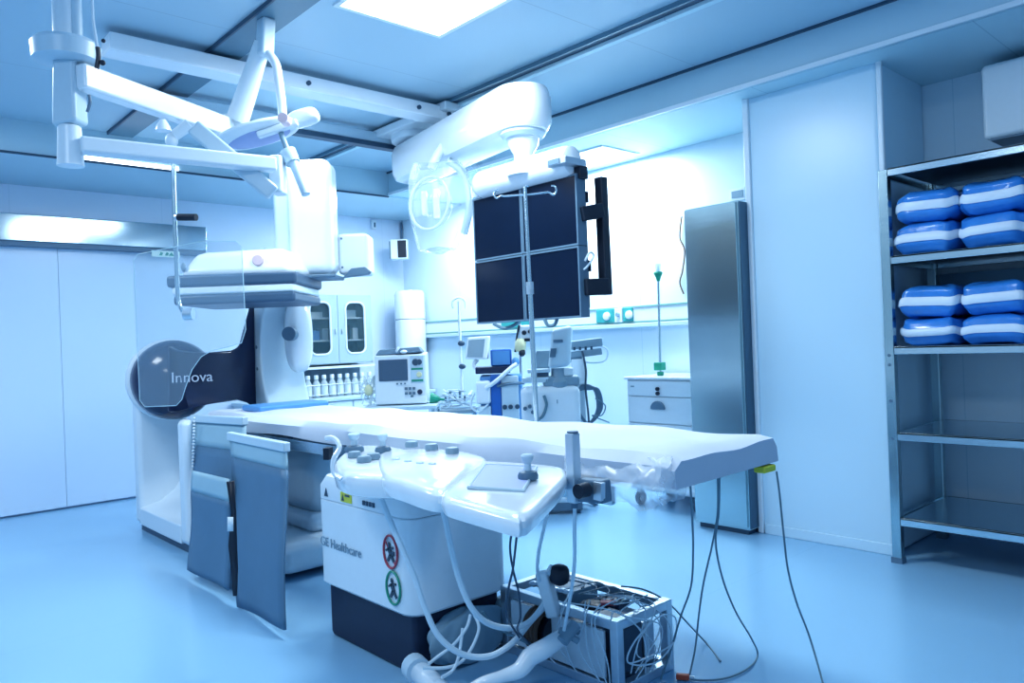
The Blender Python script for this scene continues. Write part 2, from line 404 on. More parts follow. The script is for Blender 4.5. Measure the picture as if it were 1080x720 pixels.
text('GE Healthcare', .056, (-3.015,1.588,.405), (1,0,0), (0,0,1), t, 'lettering', 'grey', lift=.002, thin=-.0006)
m = MB(); m.box(-2.83,-2.745,1.586,1.592,.615,.655); m.build('warning_label', 'yellow', t)
m = MB(); m.prism([(-2.82,1.585,.62),(-2.80,1.585,.62),(-2.81,1.585,.648)], (0,-.001,0)); m.box(-2.79,-2.755,1.583,1.585,.640,.648)
m.prism([(-2.97,1.589,.62),(-2.94,1.589,.62),(-2.955,1.589,.655)], (0,-.002,0)); m.build('label_print', 'print_', t)
m = MB()
for k in range(4): m.box(-2.66+.024*k,-2.645+.024*k,1.586,1.59,.622,.64)
m.build('label_print', 'print_', t)
def sign(c, ring, ban):
    c = vec(c); m = MB(); m.tube([c+vec((.046*math.cos(2*PI*k/28),-.004,.062*math.sin(2*PI*k/28))) for k in range(28)], .0045, 6, smooth=False, closed=True)
    o = m.build('round_sign', ring, t)
    f = MB(); f.lathe(c+vec((0,.002,0)), (0,-1,0), [(0,.04),(.004,.04)], 24); q = f.build('sign_face', 'white', o)
    f = MB()       # dark figure: body, head, limbs
    z = lambda x, y: c+vec((x,-.006,y))
    f.ell(z(-.006,.028), (.009,.003,.010), 10, 6)
    f.bar(z(-.008,.018), z(.006,-.012), .018, .004, up=(0,1,0))
    f.bar(z(.004,-.010), z(.024,-.034), .011, .004, up=(0,1,0)); f.bar(z(.0,-.010), z(-.016,-.036), .011, .004, up=(0,1,0))
    f.bar(z(-.006,.012), z(-.028,.002), .008, .004, up=(0,1,0)); f.bar(z(-.002,.014), z(.022,.018), .008, .004, up=(0,1,0))
    if ban: f.box(c.x+.010,c.x+.028,c.y-.007,c.y-.003,c.z-.012,c.z+.004)
    f.build('sign_figure', 'print_', o)
    if ban:
        f = MB(); f.bar(z(-.032,.042), z(.032,-.042), .005, .003, up=(0,1,0)); f.build('ban_stroke', 'red', o)
sign((-2.465,1.588,.47), 'red', True)
sign((-2.455,1.588,.335), 'green', False)

# mattress with a white sheet
def pad(x0, x1, y0, y1, z0, z1, nx=64, ny=20):
    m = MB(); rows = []
    prof = []                                       # cross-section across the table, hems hanging at both sides
    for j in range(ny+1):
        v = j/ny; prof.append(v)
    for i in range(nx+1):
        u = i/nx; x = x0+(x1-x0)*u; r = []
        for v in prof:
            ya = y0-.10*(1-u); y = ya+(y1-ya)*v
            e = min(v, 1-v)*(y1-y0); k = min(1, e/.03); drop = (1-math.sqrt(max(0,1-(1-k)**2)))*.03
            eu = min(u, 1-u)*(x1-x0); k2 = min(1, eu/.03); drop += (1-math.sqrt(max(0,1-(1-k2)**2)))*.012
            wob = .004*math.sin(7*x+9*y)+.004*math.sin(13*x-5*y+1)+.003*math.sin(21*y+4*x)
            r.append((x, y+.010*math.sin(5*x)*(1-k), z1+wob*k-drop))
        r.insert(0, (x, ya+.004*math.sin(9*x), z0+.006*math.sin(6*x))); r.append((x, y1, z0))
        rows.append(r)
    m.sheet(rows)
    m.bm.verts.ensure_lookup_table(); c = ny+3
    for i in (0, nx): m.face([m.bm.verts[i*c+j] for j in range(c)])
    m.bm.verts.ensure_lookup_table()
    m.face([m.bm.verts[i*c] for i in range(nx+1)]+[m.bm.verts[i*c+c-1] for i in range(nx,-1,-1)])
    return m
o = pad(-4.96,-1.39,1.925,2.545,.783,.876).build('table_mattress', 'sheet')
tag(o, 'long white mattress with a wrinkled sheet on the patient table', 'mattress')
t = thing('head_pad', 'light blue folded pad on the mattress under the dark pivot arm', 'pad', (-4.72,2.3,.87))
MB().box(-4.84,-4.56,2.02,2.5,.866,.905).build('pad_body', 'bluel', t, bevel=.015, seg=3)
top = [(-1.849,1.920,0.865), (-1.758,1.960,0.861), (-1.628,1.955,0.860), (-1.504,1.942,0.866), (-1.417,1.933,0.875), (-1.436,1.987,0.866)]
mids = [(-1.823,1.890,0.829), (-1.725,1.907,0.819), (-1.590,1.892,0.819), (-1.468,1.892,0.834), (-1.396,1.882,0.826), (-1.417,2.008,0.820)]
low = [(-1.823,1.859,0.774), (-1.709,1.866,0.764), (-1.576,1.863,0.767), (-1.473,1.858,0.792), (-1.396,1.868,0.776), (-1.425,2.028,0.771)]
hem = [(-1.803,1.881,0.715), (-1.684,1.893,0.715), (-1.567,1.873,0.725), (-1.473,1.872,0.714), (-1.395,1.884,0.745), (-1.442,2.039,0.725)]
rows = [catmull(r, 6) for r in (top, mids, low, hem)]
cols = [catmull([r[i] for r in rows], 5) for i in range(len(rows[0]))]
rows = [[cols[i][j]+vec((.006*math.sin(i*1.3+j),.008*math.sin(i*.9-j*.7),.004*math.sin(i*2.1))) for i in range(len(cols))] for j in range(len(cols[0]))]
o = MB().sheet(rows).build('plastic_drape', 'drape')
tag(o, 'clear plastic film hanging over the front corner of the mattress foot end', 'plastic sheet')

# lead curtains along the near side of the head end
def curtain(name, label, top, bot, light, bar, rnd):
    """a hanging vinyl flap between two edges given as world points; light = share of the pale strip"""
    t = thing(name, label, 'lead curtain', tuple((vec(bot[0])+vec(bot[1]))/2), 0, 'lead curtains on the table side')
    A, B, C_, D_ = map(vec, (top[0], top[1], bot[0], bot[1]))
    def pt(u, v): 
        p = (A*(1-u)+B*u)*(1-v)+(C_*(1-u)+D_*u)*v
        return p+vec((0,.010*math.sin(u*5+rnd)*v+.006*math.sin(v*7+rnd),0))
    def patch(v0, v1, k): return MB().sheet([[pt(i/10, v0+(v1-v0)*j/k) for i in range(11)] for j in range(k+1)])
    patch(light, 1, 14).build('flap', 'lead', t, solid=.012)
    patch(0, light, 4).build('pale_strip', 'leadlight', t, solid=.010)
    if bar:
        m = MB(); m.bar(A+vec((-.01,0,.012)), B+vec((.01,0,.012)), .035, .045); m.build('clamp_bar', 'cool', t, bevel=.006)
    return t
curtain('lead_curtain', 'tallest blue-grey lead curtain, hanging beside the white pedestal under a white clamp bar', [(-4.039,1.620,0.790),(-3.339,1.600,0.787)], [(-3.675,1.475,0.008),(-3.124,1.465,0.041)], .12, True, 0)
c_ = bpy.data.objects['lead_curtain']
MB().sheet([[(-2.948,1.161,0.747), (-2.928,1.183,0.750)], [(-2.958,1.179,0.624), (-2.946,1.193,0.624)], [(-2.979,1.171,0.492), (-2.957,1.196,0.491)], [(-2.974,1.177,0.399), (-2.957,1.196,0.398)], [(-2.982,1.183,0.291), (-2.972,1.194,0.291)]]).build('gap_shade', 'black', c_, solid=.006)  # black strip paints the shade in the gap between curtains
MB().sheet([[(-2.929,1.152,0.615), (-2.914,1.168,0.614)], [(-2.931,1.150,0.560), (-2.916,1.167,0.559)]]).build('tag', 'white', c_, solid=.003)
curtain('lead_curtain', 'rear blue-grey lead curtain at the head end, partly behind the two others', [(-4.914,1.740,0.831),(-4.132,1.740,0.854)], [(-4.625,1.620,-0.059),(-3.744,1.560,-0.030)], .17, True, 2)
curtain('lead_curtain', 'short blue-grey lead curtain in front of the rear one, nearest the gantry pedestal', [(-4.436,1.560,0.587),(-3.885,1.550,0.599)], [(-4.367,1.500,0.053),(-3.786,1.480,0.066)], .21, False, 4)
t = thing('curtain_chain', 'thin bead chain hanging at the outer edge of the rear lead curtain', 'chain', (-4.782,1.680,0.558))
m = MB()
for k in range(16):
    q = vec((-4.755,1.690,0.855)); e = vec((-4.811,1.690,0.554)); m.ell(q+(e-q)*k/15, (.009,.009,.009), 8, 6)
m.build('beads', 'white', t)

# control consoles clipped to the table rail
def shell(out, th, z=0):
    """rounded slab from an outline of top points"""
    P = [vec(p) for p in out]; c = sum(P, vec((0,0,0)))/len(P)
    r = lambda k, dz: [c+(p-c)*k+vec((0,0,dz)) for p in P]
    return MB().rings([r(.90,-th), r(.96,-th*.9), r(1,-th*.45), r(.99,-th*.15), r(.955,0), r(.90,.006)])
def outline(pts, k=5):
    P = [vec(p) for p in pts]; n = len(P); Q = []
    for i in range(n):
        p0, p1, p2, p3 = P[i-1], P[i], P[(i+1) % n], P[(i+2) % n]
        for j in range(k):
            u = j/k; Q.append(.5*((2*p1)+(p2-p0)*u+(2*p0-5*p1+4*p2-p3)*u*u+(3*p1-p0-3*p2+p3)*u**3))
    return Q
def joystick(par, p, big=1.0, cap='cool'):
    p = vec(p); m = MB(); m.lathe(p, (0,0,1), [(0,.030*big),(.012,.031*big),(.022,.026*big),(.026,.015*big)], 20); o = m.build('joystick', 'mid', par)
    m = MB(); m.lathe(p+vec((0,0,.024)), (0,0,1), [(0,.012*big),(.022,.010*big),(.03,.016*big),(.045,.020*big),(.05,.016*big)], 16); m.build('grip', cap, o)
def dial(par, p, r=.028):
    m = MB(); m.lathe(vec(p), (.0,0,1), [(0,r),(.014,r*1.02),(.022,r*.85),(.024,r*.5)], 18); m.build('dial', 'grey', par)
t = thing('control_console', 'white joystick console clipped to the table rail next to the lead curtains', 'control panel', (-2.706,1.679,0.765))
shell(outline([(-2.575,1.421,0.820), (-2.890,1.688,0.820), (-2.837,1.788,0.820), (-2.602,1.774,0.820), (-2.338,1.686,0.820), (-2.068,1.443,0.820), (-2.144,1.346,0.820), (-2.315,1.311,0.820)]), .075).build('console_body', 'gloss', t)
joystick(t, (-2.713,1.592,0.830), 1.25)
joystick(t, (-2.585,1.645,0.830), 1.05)
for p in ((-2.591,1.520,0.827), (-2.453,1.478,0.827), (-2.482,1.537,0.827)): dial(t, p, .026)
m = MB(); m.tube([(-2.411,1.304,0.937), (-2.375,1.314,0.938), (-2.336,1.313,0.909), (-2.332,1.287,0.873), (-2.324,1.281,0.830), (-2.298,1.294,0.808)], .009); m.build('hand_loop', 'gloss', t)
MB().bar((-2.970,1.600,0.800), (-2.948,1.615,0.800), .04, .05).build('side_button', 'black', t)
t = thing('control_console', 'white middle console with a row of dials between the joystick console and the touch panel', 'control panel', (-2.408,1.749,0.765))
shell(outline([(-2.575,1.621,0.830), (-2.582,1.738,0.830), (-2.428,1.836,0.830), (-2.137,1.797,0.830), (-1.961,1.623,0.830), (-1.780,1.390,0.830), (-1.739,1.282,0.830), (-1.946,1.305,0.830), (-2.151,1.358,0.830)]), .065).build('console_body', 'gloss', t)
for p in ((-2.559,1.764,0.840), (-2.419,1.761,0.840), (-2.266,1.744,0.840)): dial(t, p, .026)
m = MB()
m = MB()
B4 = [(-2.349,1.550,0.837), (-2.274,1.549,0.837), (-2.200,1.549,0.837), (-2.145,1.562,0.837)]
for p in B4: MB().ell(p, (.018,.013,.006), 10, 6).build('button', 'cool', t)
t = thing('touch_panel', 'white table-side console with a lilac touchscreen and one joystick at its corner', 'control panel', (-1.908,1.652,0.765))
o_ = outline([(-1.710,1.271,0.830), (-1.784,1.351,0.830), (-2.038,1.687,0.830), (-2.052,1.751,0.830), (-1.789,1.809,0.830), (-1.685,1.750,0.830), (-1.567,1.617,0.830), (-1.347,1.277,0.830), (-1.325,1.219,0.830), (-1.343,1.204,0.830), (-1.589,1.226,0.830), (-1.652,1.237,0.830)], 3)
shell(o_, .05).build('console_body', 'gloss', t)
m = MB(); m.prism([(-1.696,1.359,0.839), (-1.962,1.649,0.839), (-1.777,1.708,0.839), (-1.538,1.425,0.839)], (0,0,.004)); m.build('touch_screen', 'touch', t)
m = MB(); m.tube([(-1.688,1.352,0.841), (-1.953,1.641,0.841), (-1.768,1.700,0.841), (-1.531,1.418,0.841)], .005, 6, smooth=False, closed=True); m.build('screen_bezel', 'cool', t)
joystick(t, (-1.648,1.548,0.840), 1.0)
m = MB(); m.bar((-1.9,1.66,.70),(-1.9,1.80,.765),.12,.04); m.bar((-2.3,1.62,.70),(-2.3,1.80,.765),.12,.04)
m.build('mount', 'cool', t)
t = thing('clamp_post', 'short upright metal post clamped to the rail beside the touch panel', 'clamp', (-1.625,1.720,0.740))
m = MB(); m.bar((-1.624,1.720,0.961), (-1.625,1.720,0.743), .036, .036, up=(1,0,0)); m.build('post', 'alu', t, bevel=.006)
m = MB(); m.cyl((-1.622,1.720,0.961), vec((-1.622,1.720,0.961))+vec((0,0,.004)), .018); m.cyl((-1.625,1.720,0.743), (-1.626,1.720,0.728), .012); m.build('bolt', 'mid', t)
m = MB(); m.bar((-1.617,1.740,0.782), (-1.509,1.740,0.789), .05, .07); m.build('clamp_block', 'mid', t, bevel=.008)
m = MB(); q = vec((-1.553,1.700,0.796)); m.cyl(q, q+vec((0,-.04,0)), .022); m.build('clamp_knob', 'black', t)
m = MB(); m.bar((-1.520,1.720,0.819), (-1.523,1.720,0.765), .02, .03, up=(1,0,0)); m.build('clamp_lever', 'alu', t)

# ------------------------------------------------------------------ ceiling pendant
def frame(loc, rz=YAW): return Matrix.Translation(loc) @ Matrix.Rotation(rz, 4, 'Z')
def loc(mb, W): mb.bm.transform(W); return mb
pcx, pcy = -3.426, .771
t = thing('ceiling_pendant', 'white ceiling pendant column with a round collar and two long jointed arms', 'pendant', (pcx,pcy,2.92))
m = MB(); m.cyl((pcx,pcy,2.5),(pcx,pcy,2.92),.046,n=28); m.build('column', 'white', t)
m = MB(); m.cyl((pcx+.025,pcy+.03,2.5),(pcx+.025,pcy+.03,2.92),.026,n=20); m.build('cable_duct', 'cool', t)
m = MB(); m.lathe((pcx,pcy,2.43), (0,0,1), [(0,.10),(.01,.122),(.07,.126),(.085,.115),(.09,.05)], 40); m.build('collar', 'cool', t)
W = frame((pcx,pcy,0))
m = MB(); m.hull8([(-.045,-.05,2.17),(.055,-.05,2.19),(.055,.05,2.19),(-.045,.05,2.17),(-.035,-.045,2.44),(.05,-.045,2.44),(.05,.045,2.44),(-.035,.045,2.44)]); loc(m, W).build('bearing_block', 'cool', t, bevel=.015, seg=3)
m = MB(); m.lathe((pcx,pcy,2.02), (0,0,1), [(0,.05),(.02,.048),(.155,.043),(.16,.038)], 28); m.build('lower_bearing', 'white', t)
m = MB(); m.bar((-3.364,0.794,2.369), (-3.804,1.606,2.380), .075, .10); m.build('upper_arm', 'gloss', t, bevel=.012, seg=3)
m = MB(); m.bar((-3.388,0.797,2.099), (-3.310,1.583,2.105), .07, .066); m.build('lower_arm', 'white', t, bevel=.012, seg=3)
q = vec((-3.804,1.606,2.380)); m = MB(); m.cyl(q-vec((0,0,.07)), q+vec((0,0,.07)), .06, n=28); m.build('elbow', 'white', t)
q = vec((-3.405,1.637,2.090)); m = MB(); W = frame(q); m.box(-.025,.035,-.05,.05,-.10,.08); loc(m, W).build('end_block', 'white', t, bevel=.012)
m = MB(); m.tube([(-3.296,0.839,2.680), (-3.274,0.834,2.574), (-3.257,0.837,2.495), (-3.242,0.838,2.447)], .006); m.build('cable', 'white', t)
m = MB(); m.tube([(-3.231,0.836,2.450), (-3.230,0.837,2.413), (-3.236,0.831,2.369)], .009); m.ell((-3.220,0.848,2.390), (.011,.011,.011), 10, 6); m.ell((-3.216,0.853,2.475), (.008,.008,.008), 10, 6); m.build('plug', 'black', t)
m = MB(); m.tube([(-3.292,0.814,2.278), (-3.290,0.816,2.248), (-3.298,0.807,2.211)], .006); m.build('cable', 'mid', t)

t = thing('surgical_lamp', 'white flat-headed surgical lamp on a raised spring arm, hanging from the upper pendant arm', 'lamp', (-3.804,1.606,2.380))
m = MB(); m.cyl((-3.762,1.605,2.418), (-3.626,1.694,2.791), .056, .042, 24); m.build('spring_arm', 'white', t)
m = MB(); m.bar((-3.602,1.690,2.716), (-3.591,1.702,2.905), .07, .085, up=(1,0,0)); m.build('arm_head', 'cool', t, bevel=.015, seg=3)
m = MB(); m.tube([(-3.570,1.696,2.727), (-3.528,1.713,2.661), (-3.511,1.716,2.582), (-3.495,1.719,2.467), (-3.493,1.720,2.392)], .022, 12); m.build('yoke', 'white', t)
W = Matrix.Translation((-3.587,1.633,2.320)) @ Matrix.Rotation(YAW, 4, 'Z') @ Matrix.Rotation(math.radians(14), 4, 'Y').inverted() @ Matrix.Rotation(math.radians(-1), 4, 'X')
m = MB(); m.ell((0,0,0), (.205,.15,.034), 40, 12, e=.85); loc(m, W).build('lamp_head', 'white', t)
m = MB(); m.ell((0,0,-.018), (.165,.12,.022), 32, 10); loc(m, W).build('lamp_glass', 'touch', t)
m = MB(); m.ell((.24,0,.012), (.075,.06,.036), 24, 10, e=.6); loc(m, W).build('side_lobe', 'gloss', t)
m = MB(); m.bar((.02,-.1,-.045), (.22,-.08,-.03), .04, .035); loc(m, W).build('grip_bar', 'white', t, bevel=.01)
m = MB(); q = vec((-3.325,1.638,2.337)); m.lathe(q, (-.05,.045,0), [(0,.024),(1,.024)], 20); m.build('badge', 'pinkish', t)
m = MB(); m.tube([(-3.448,1.681,2.319), (-3.416,1.687,2.249), (-3.395,1.694,2.200)], .014, 10); m.build('handle_stem', 'grey', t)
m = MB(); m.cyl((-3.389,1.686,2.197), (-3.363,1.700,2.140), .042, .036, 20); m.cyl((-3.363,1.701,2.149), (-3.297,1.728,1.982), .024, .020, 18); m.build('handle', 'cool', t)

# clear shield hanging from the lower arm
t = thing('radiation_shield', 'clear acrylic radiation shield hanging on a thin pole in front of the gantry', 'shield', (-3.509,1.228,1.016))
m = MB(); m.bar((-3.308,1.568,1.972), (-3.486,1.284,2.273), .05, .075); m.build('spring_arm', 'cool', t, bevel=.012, seg=3)
m = MB(); m.cyl((-3.487,1.268,2.283), (-3.524,1.212,2.232), .028, .024, 16); m.ell((-3.533,1.202,2.211), (.028,.028,.034), 16, 10); m.build('knuckle', 'white', t)
m = MB(); m.lathe((-3.578,1.183,2.282), (0,0,1), [(-.02,.034),(.0,.03),(.03,.012)], 16); m.build('knuckle_cap', 'gloss', t)
m = MB(); m.tube([(-3.530,1.205,2.202), (-3.532,1.203,1.904), (-3.533,1.203,1.563), (-3.529,1.207,1.477), (-3.492,1.217,1.433), (-3.452,1.232,1.426)], .0095, 12); m.build('pole', 'steelh', t)
m = MB(); q = vec((-3.450,1.219,1.426)); m.lathe(q-vec((.0,0,0)), (-.674,-.739,0), [(-.02,.026),(.02,.026),(.024,.018)], 16); m.build('clamp_knob', 'alu', t)
m = MB(); m.cyl((-3.507,1.201,1.862), (-3.488,1.207,1.860), .014); m.build('handle_collar', 'alu', t); m = MB(); m.cyl((-3.491,1.204,1.860), (-3.417,1.256,1.853), .0155, n=16); m.build('handle', 'black', t)
S = 3.42/803; W = frame((-3.489,1.221,1.017))
out = [(-52,8),(-47,1),(-14,1),(-8,7),(-3,21),(4,38),(14,51),(25,57),(45,61),(57,64),(62,78),(61,165),(55,171),(18,172),(-48,161),(-53,155)]
m = MB(S); m.prism([(x,0,z) for x, z in out], (0,1.4,0)); loc(m, W).build('pane', 'acryl', t, smooth=False)
m = MB(S); m.tube([(x,0,z) for x, z in out], .42, 6, smooth=False, closed=True); loc(m, W).build('pane_edge', 'rim', t)

# ------------------------------------------------------------------ suspension carriage, big arm and monitors
t = thing('monitor_suspension', 'white ceiling carriage on two tracks with a thick arm holding the monitor bank', 'ceiling mount', (-4.7,3.4,2.88))
m = MB(); m.box(-4.28,-4.12,1.12,3.34,2.79,2.88); m.build('bridge_rail', 'gloss', t, bevel=.012)
m = MB(); m.box(-5.02,-4.92,1.45,3.60,2.80,2.88); m.build('bridge_rail', 'cool', t, bevel=.01)
m = MB(); m.box(-4.99,-4.915,1.47,3.58,2.765,2.80); m.build('cable_slot', 'dark', t)
m = MB(); m.box(-5.06,-4.06,3.18,3.56,2.84,2.90); m.build('end_plate', 'white', t, bevel=.012)
m = MB()
for q in ((-4.11,3.0),(-4.11,3.25),(-4.11,2.2)): m.cyl((q[0]-.01,q[1],2.83),(q[0]+.004,q[1],2.83),.014)
m.build('bolts', 'dark', t)
m = MB(); m.lathe((-4.72,3.42,2.78), (0,0,1), [(0,.17),(.01,.20),(.035,.205),(.06,.20)], 40); m.build('pivot_disc', 'white', t)
def stad(ax, bx, w, dz, n=14):
    A, B = vec(ax), vec(bx); d = (B-A); d.z = 0; d.normalize(); s = vec((-d.y,d.x,0)); r = []
    for k in range(n+1):
        a = -PI/2+PI*k/n; r.append(B+d*w*math.cos(a)+s*w*math.sin(a)+vec((0,0,dz)))
    for k in range(n+1):
        a = PI/2+PI*k/n; r.append(A+d*w*math.cos(a)+s*w*math.sin(a)+vec((0,0,dz)))
    return r
A, B = (-4.78,3.42,2.50), (-3.17,3.04,2.44)
m = MB(); m.rings([stad(A,B,.10,0), stad(A,B,.145,.015), stad(A,B,.17,.06), stad(A,B,.172,.20), stad(A,B,.15,.255), stad(A,B,.10,.27)]); m.build('thick_arm', 'gloss', t)
m = MB(); m.lathe((B[0],B[1],2.20), (0,0,1), [(0,.10),(.01,.10),(.03,.06),(.12,.055),(.17,.085),(.24,.10),(.25,.09)], 32); m.build('neck', 'gloss', t)
m = MB(); m.lathe((B[0],B[1],2.415), (0,0,1), [(0,.115),(.02,.132),(.035,.132)], 32); m.build('neck_ring', 'cool', t)
m = MB(); rs = []
for k, (x, r) in enumerate(((-3.62,.05),(-3.60,.075),(-3.56,.088),(-2.86,.088),(-2.82,.08),(-2.81,.06))):
    rs.append([(x, 3.07+r*.95*math.cos(2*PI*j/28), 2.225+r*math.sin(2*PI*j/28)) for j in range(28)])
m.rings(rs); m.build('cross_housing', 'gloss', t)
m = MB(); m.box(-3.62,-2.80,3.13,3.17,1.62,1.68); m.box(-3.62,-2.80,3.13,3.17,2.00,2.06); m.box(-3.60,-3.55,3.13,3.17,1.42,2.2); m.box(-2.86,-2.82,3.13,3.17,1.42,2.2); m.box(-3.26,-3.20,3.13,3.17,1.9,2.26)
m.build('hanger_frame', 'black', t)
m = MB(); m.bar((-2.762,3.234,2.140), (-2.759,3.236,1.488), .055, .055, up=(1,0,0)); m.build('rear_post', 'black', t, bevel=.006)
m = MB(); m.bar((-2.790,3.085,1.926), (-2.759,3.223,1.954), .06, .08); m.build('side_bracket', 'black', t, bevel=.006); m = MB(); m.bar((-2.786,3.089,1.529), (-2.748,3.234,1.534), .06, .09); m.build('side_bracket', 'black', t, bevel=.006)
m = MB(); m.tube([(-2.779,3.097,1.673), (-2.767,3.124,1.719), (-2.760,3.147,1.699), (-2.776,3.115,1.647), (-2.777,3.084,1.626)], .006); m.build('cable', 'cable', t)
m = MB(); m.tube([(-3.050,3.037,1.372), (-3.036,3.052,1.333), (-3.011,3.080,1.337), (-2.999,3.093,1.379)], .010); m.tube([(-3.472,3.020,1.363), (-3.426,3.070,1.332), (-3.375,3.125,1.358), (-3.347,3.157,1.408)], .010); m.build('cable', 'dcable', t)
m0 = None
X0, Z0, w, h = -3.668, 1.365, .443, .392
labels = {(0,1):'upper dark monitor on the left of the four, under the small black and white box',(1,1):'upper dark monitor on the right of the four, beside the dark rear post',
          (0,0):'lower dark monitor on the left of the four, above the blue ventilator',(1,0):'lower dark monitor on the right of the four, above the grey scanner tower'}
for i in (0,1):
    for j in (0,1):
        x, z = X0+i*w+w/2, Z0+j*h
        if m0 is None:
            m0 = r = thing('monitor', labels[i,j], 'monitor', (x,3.09,z), 0, 'monitors of the suspended bank')
            f = MB(); b = .012
            f.box(-w/2+.002,w/2-.002,-.035,.035,.002,b); f.box(-w/2+.002,w/2-.002,-.035,.035,h-b,h-.002); f.box(-w/2+.002,-w/2+b,-.035,.035,b,h-b); f.box(w/2-b,w/2-.002,-.035,.035,b,h-b)
            f.build('bezel', 'mid', r, local=True, smooth=False)
            MB().box(-w/2+b,w/2-b,-.030,.02,b,h-b).build('display', 'screen', r, local=True, smooth=False)
            MB().box(-w/2+.03,w/2-.03,.02,.045,.03,h-.03).build('rear_cover', 'black', r, local=True)
        else: dup(m0, (x,3.09,z), label=labels[i,j])
t = thing('bracket_box', 'small black and white box on top of the upper left monitor', 'device', (-3.578,3.082,2.156))
MB().box(-3.655,-3.60,3.05,3.16,2.155,2.225).build('white_face', 'white', t, bevel=.004); MB().box(-3.60,-3.505,3.05,3.16,2.157,2.232).build('box_body', 'black', t, bevel=.004)
t = thing('bracket_box', 'flat grey box on top of the upper right monitor', 'device', (-2.800,3.044,2.202))
MB().box(-2.90,-2.76,2.95,3.12,2.185,2.225).build('box_body', 'alu', t, bevel=.006); MB().box(-2.885,-2.80,2.944,2.952,2.19,2.218).build('dark_face', 'mid', t); MB().box(-2.81,-2.765,3.07,3.13,2.12,2.188).build('bracket', 'black', t)

# plastic-wrapped head hanging beyond the arm
S = 5.0/803; W = frame((-4.005,3.029,1.854))
t = thing('wrapped_shield_head', 'hanging white lamp head wrapped in clear crinkled plastic under the thick arm', 'lamp', (-4.005,3.029,1.854), YAW)
m = MB(S); rs = []
for i in range(13):
    v = i/12; z = 2+90*v
    wx = 33*math.sin(PI*min(1,.14+.62*v))**.6; x0 = 0+6*math.sin(2.2*v)
    ring = []
    for j in range(36):
        a = 2*PI*j/36; k = 1+.07*math.sin(5*a+6*v)+.04*math.sin(9*a-9*v)
        ring.append((x0+wx*k*math.cos(a), 20*k*math.sin(a)*math.sin(PI*min(1,.2+.6*v))**.6, z+2.5*math.sin(3*a+4*v)))
    rs.append(ring)
m.rings(rs); m.build('plastic_wrap', 'film', t, local=True)
m = MB(S); m.ell((-5,0,50), (22,10,25), 24, 14, rot=Matrix.Rotation(.25,3,'Y')); m.build('lamp_disc', 'acryl', t, local=True)
m = MB(S); m.tube([(20*math.cos(2*PI*k/30)-6, -11, 50+27*math.sin(2*PI*k/30)+4*math.cos(2*PI*k/30)) for k in range(30)], 1.6, 8, smooth=False, closed=True); m.build('rim', 'cool', t, local=True)
m = MB(S); m.box(-15,-9,-8,0,38,64); m.box(-3,4,-8,0,34,66); m.build('inner_handle', 'gloss', t, local=True, bevel=.01)
m = MB(S); m.tube([(28,0,18),(34,-2,40),(34,0,66),(28,0,84),(14,0,96)], 4, 12); m.build('support_tube', 'cool', t, local=True)
m = MB(S); m.tube([(-4,0,88),(2,0,100),(10,0,112)], 4.5, 12); m.build('hanger', 'white', t, local=True)
m = MB(S); m.tube([(30,-4,84),(40,-6,90),(48,-4,78),(46,0,66)], 3, 10); m.build('side_hose', 'film', t, local=True)

# infusion pole on the far side of the table
t = thing('infusion_pole', 'tall steel infusion pole with two curled hooks in front of the monitors', 'pole', (-2.75,2.575,.70))
top = vec((-2.711,2.600,2.010)); bot = vec((-2.690,2.600,0.873))
m = MB(); m.cyl(bot-vec((0,0,.18)), bot+(top-bot)*.55, .0125, n=14); m.build('lower_tube', 'steelh', t)
m = MB(); m.cyl(bot+(top-bot)*.50, top, .0095, n=14); m.build('upper_tube', 'steelh', t)
m = MB(); q = bot+(top-bot)*.56; m.cyl(q-vec((0,0,.03)), q+vec((0,0,.03)), .019, n=16); m.cyl(q, q+vec((.035,-.035,0)), .009); m.build('clamp', 'alu', t)
S = 4.0/803; W = frame(top)
m = MB(S)
m.tube([(0,0,-8),(-8,0,-8),(-20,0,-8.5),(-24,0,-8),(-28,0,-10),(-31,0,-7),(-29,0,-2.5),(-26,0,-2)], .95, 8)
m.tube([(0,0,-8),(8,0,-7.5),(20,0,-6.5),(24,0,-6.5),(28,0,-9),(31,0,-5),(29.5,0,-.5),(26,0,0)], .95, 8)
m.tube([(-1,0,-8),(0,0,-2),(2,0,1),(4,0,0)], .8, 8, k=4)
loc(m, W).build('hook_bar', 'steelh', t)
m = MB(); q = vec((bot.x,2.56,.745)); m.bar(q+vec((-.03,-.02,0)), q+vec((.03,-.02,0)), .05, .07); m.build('rail_clamp', 'mid', t, bevel=.006)

# ------------------------------------------------------------------ left wall: cupboard, worktop, bottles
t = thing('wall_cupboard', 'pale grey wall cupboard with two rounded glass doors above the row of bottles', 'cabinet', (-7.1,3.95,1.09))
m = MB(); m.box(-7.27,-6.97,3.54,3.56,1.09,1.80); m.box(-7.27,-6.97,4.33,4.35,1.09,1.80); m.box(-7.27,-6.97,3.54,4.35,1.78,1.80); m.box(-7.27,-6.97,3.54,4.35,1.09,1.11); m.box(-7.27,-7.25,3.54,4.35,1.09,1.8)
m.build('carcass', 'cool', t)
m = MB(); m.box(-7.25,-7.24,3.56,4.33,1.11,1.78); m.build('back_panel', 'mid', t)
m = MB()
for z in (1.33,1.56): m.box(-7.24,-7.0,3.56,4.33,z-.008,z+.008)
m.build('inner_shelf', 'white', t)
def rrect(y0, y1, z0, z1, r, x, n=6):
    out = []
    for cy_, cz_, a0 in ((y1-r,z0+r,-90),(y1-r,z1-r,0),(y0+r,z1-r,90),(y0+r,z0+r,180)):
        for k in range(n+1):
            a = math.radians(a0+90*k/n); out.append((x, cy_+r*math.cos(a), cz_+r*math.sin(a)))
    return out
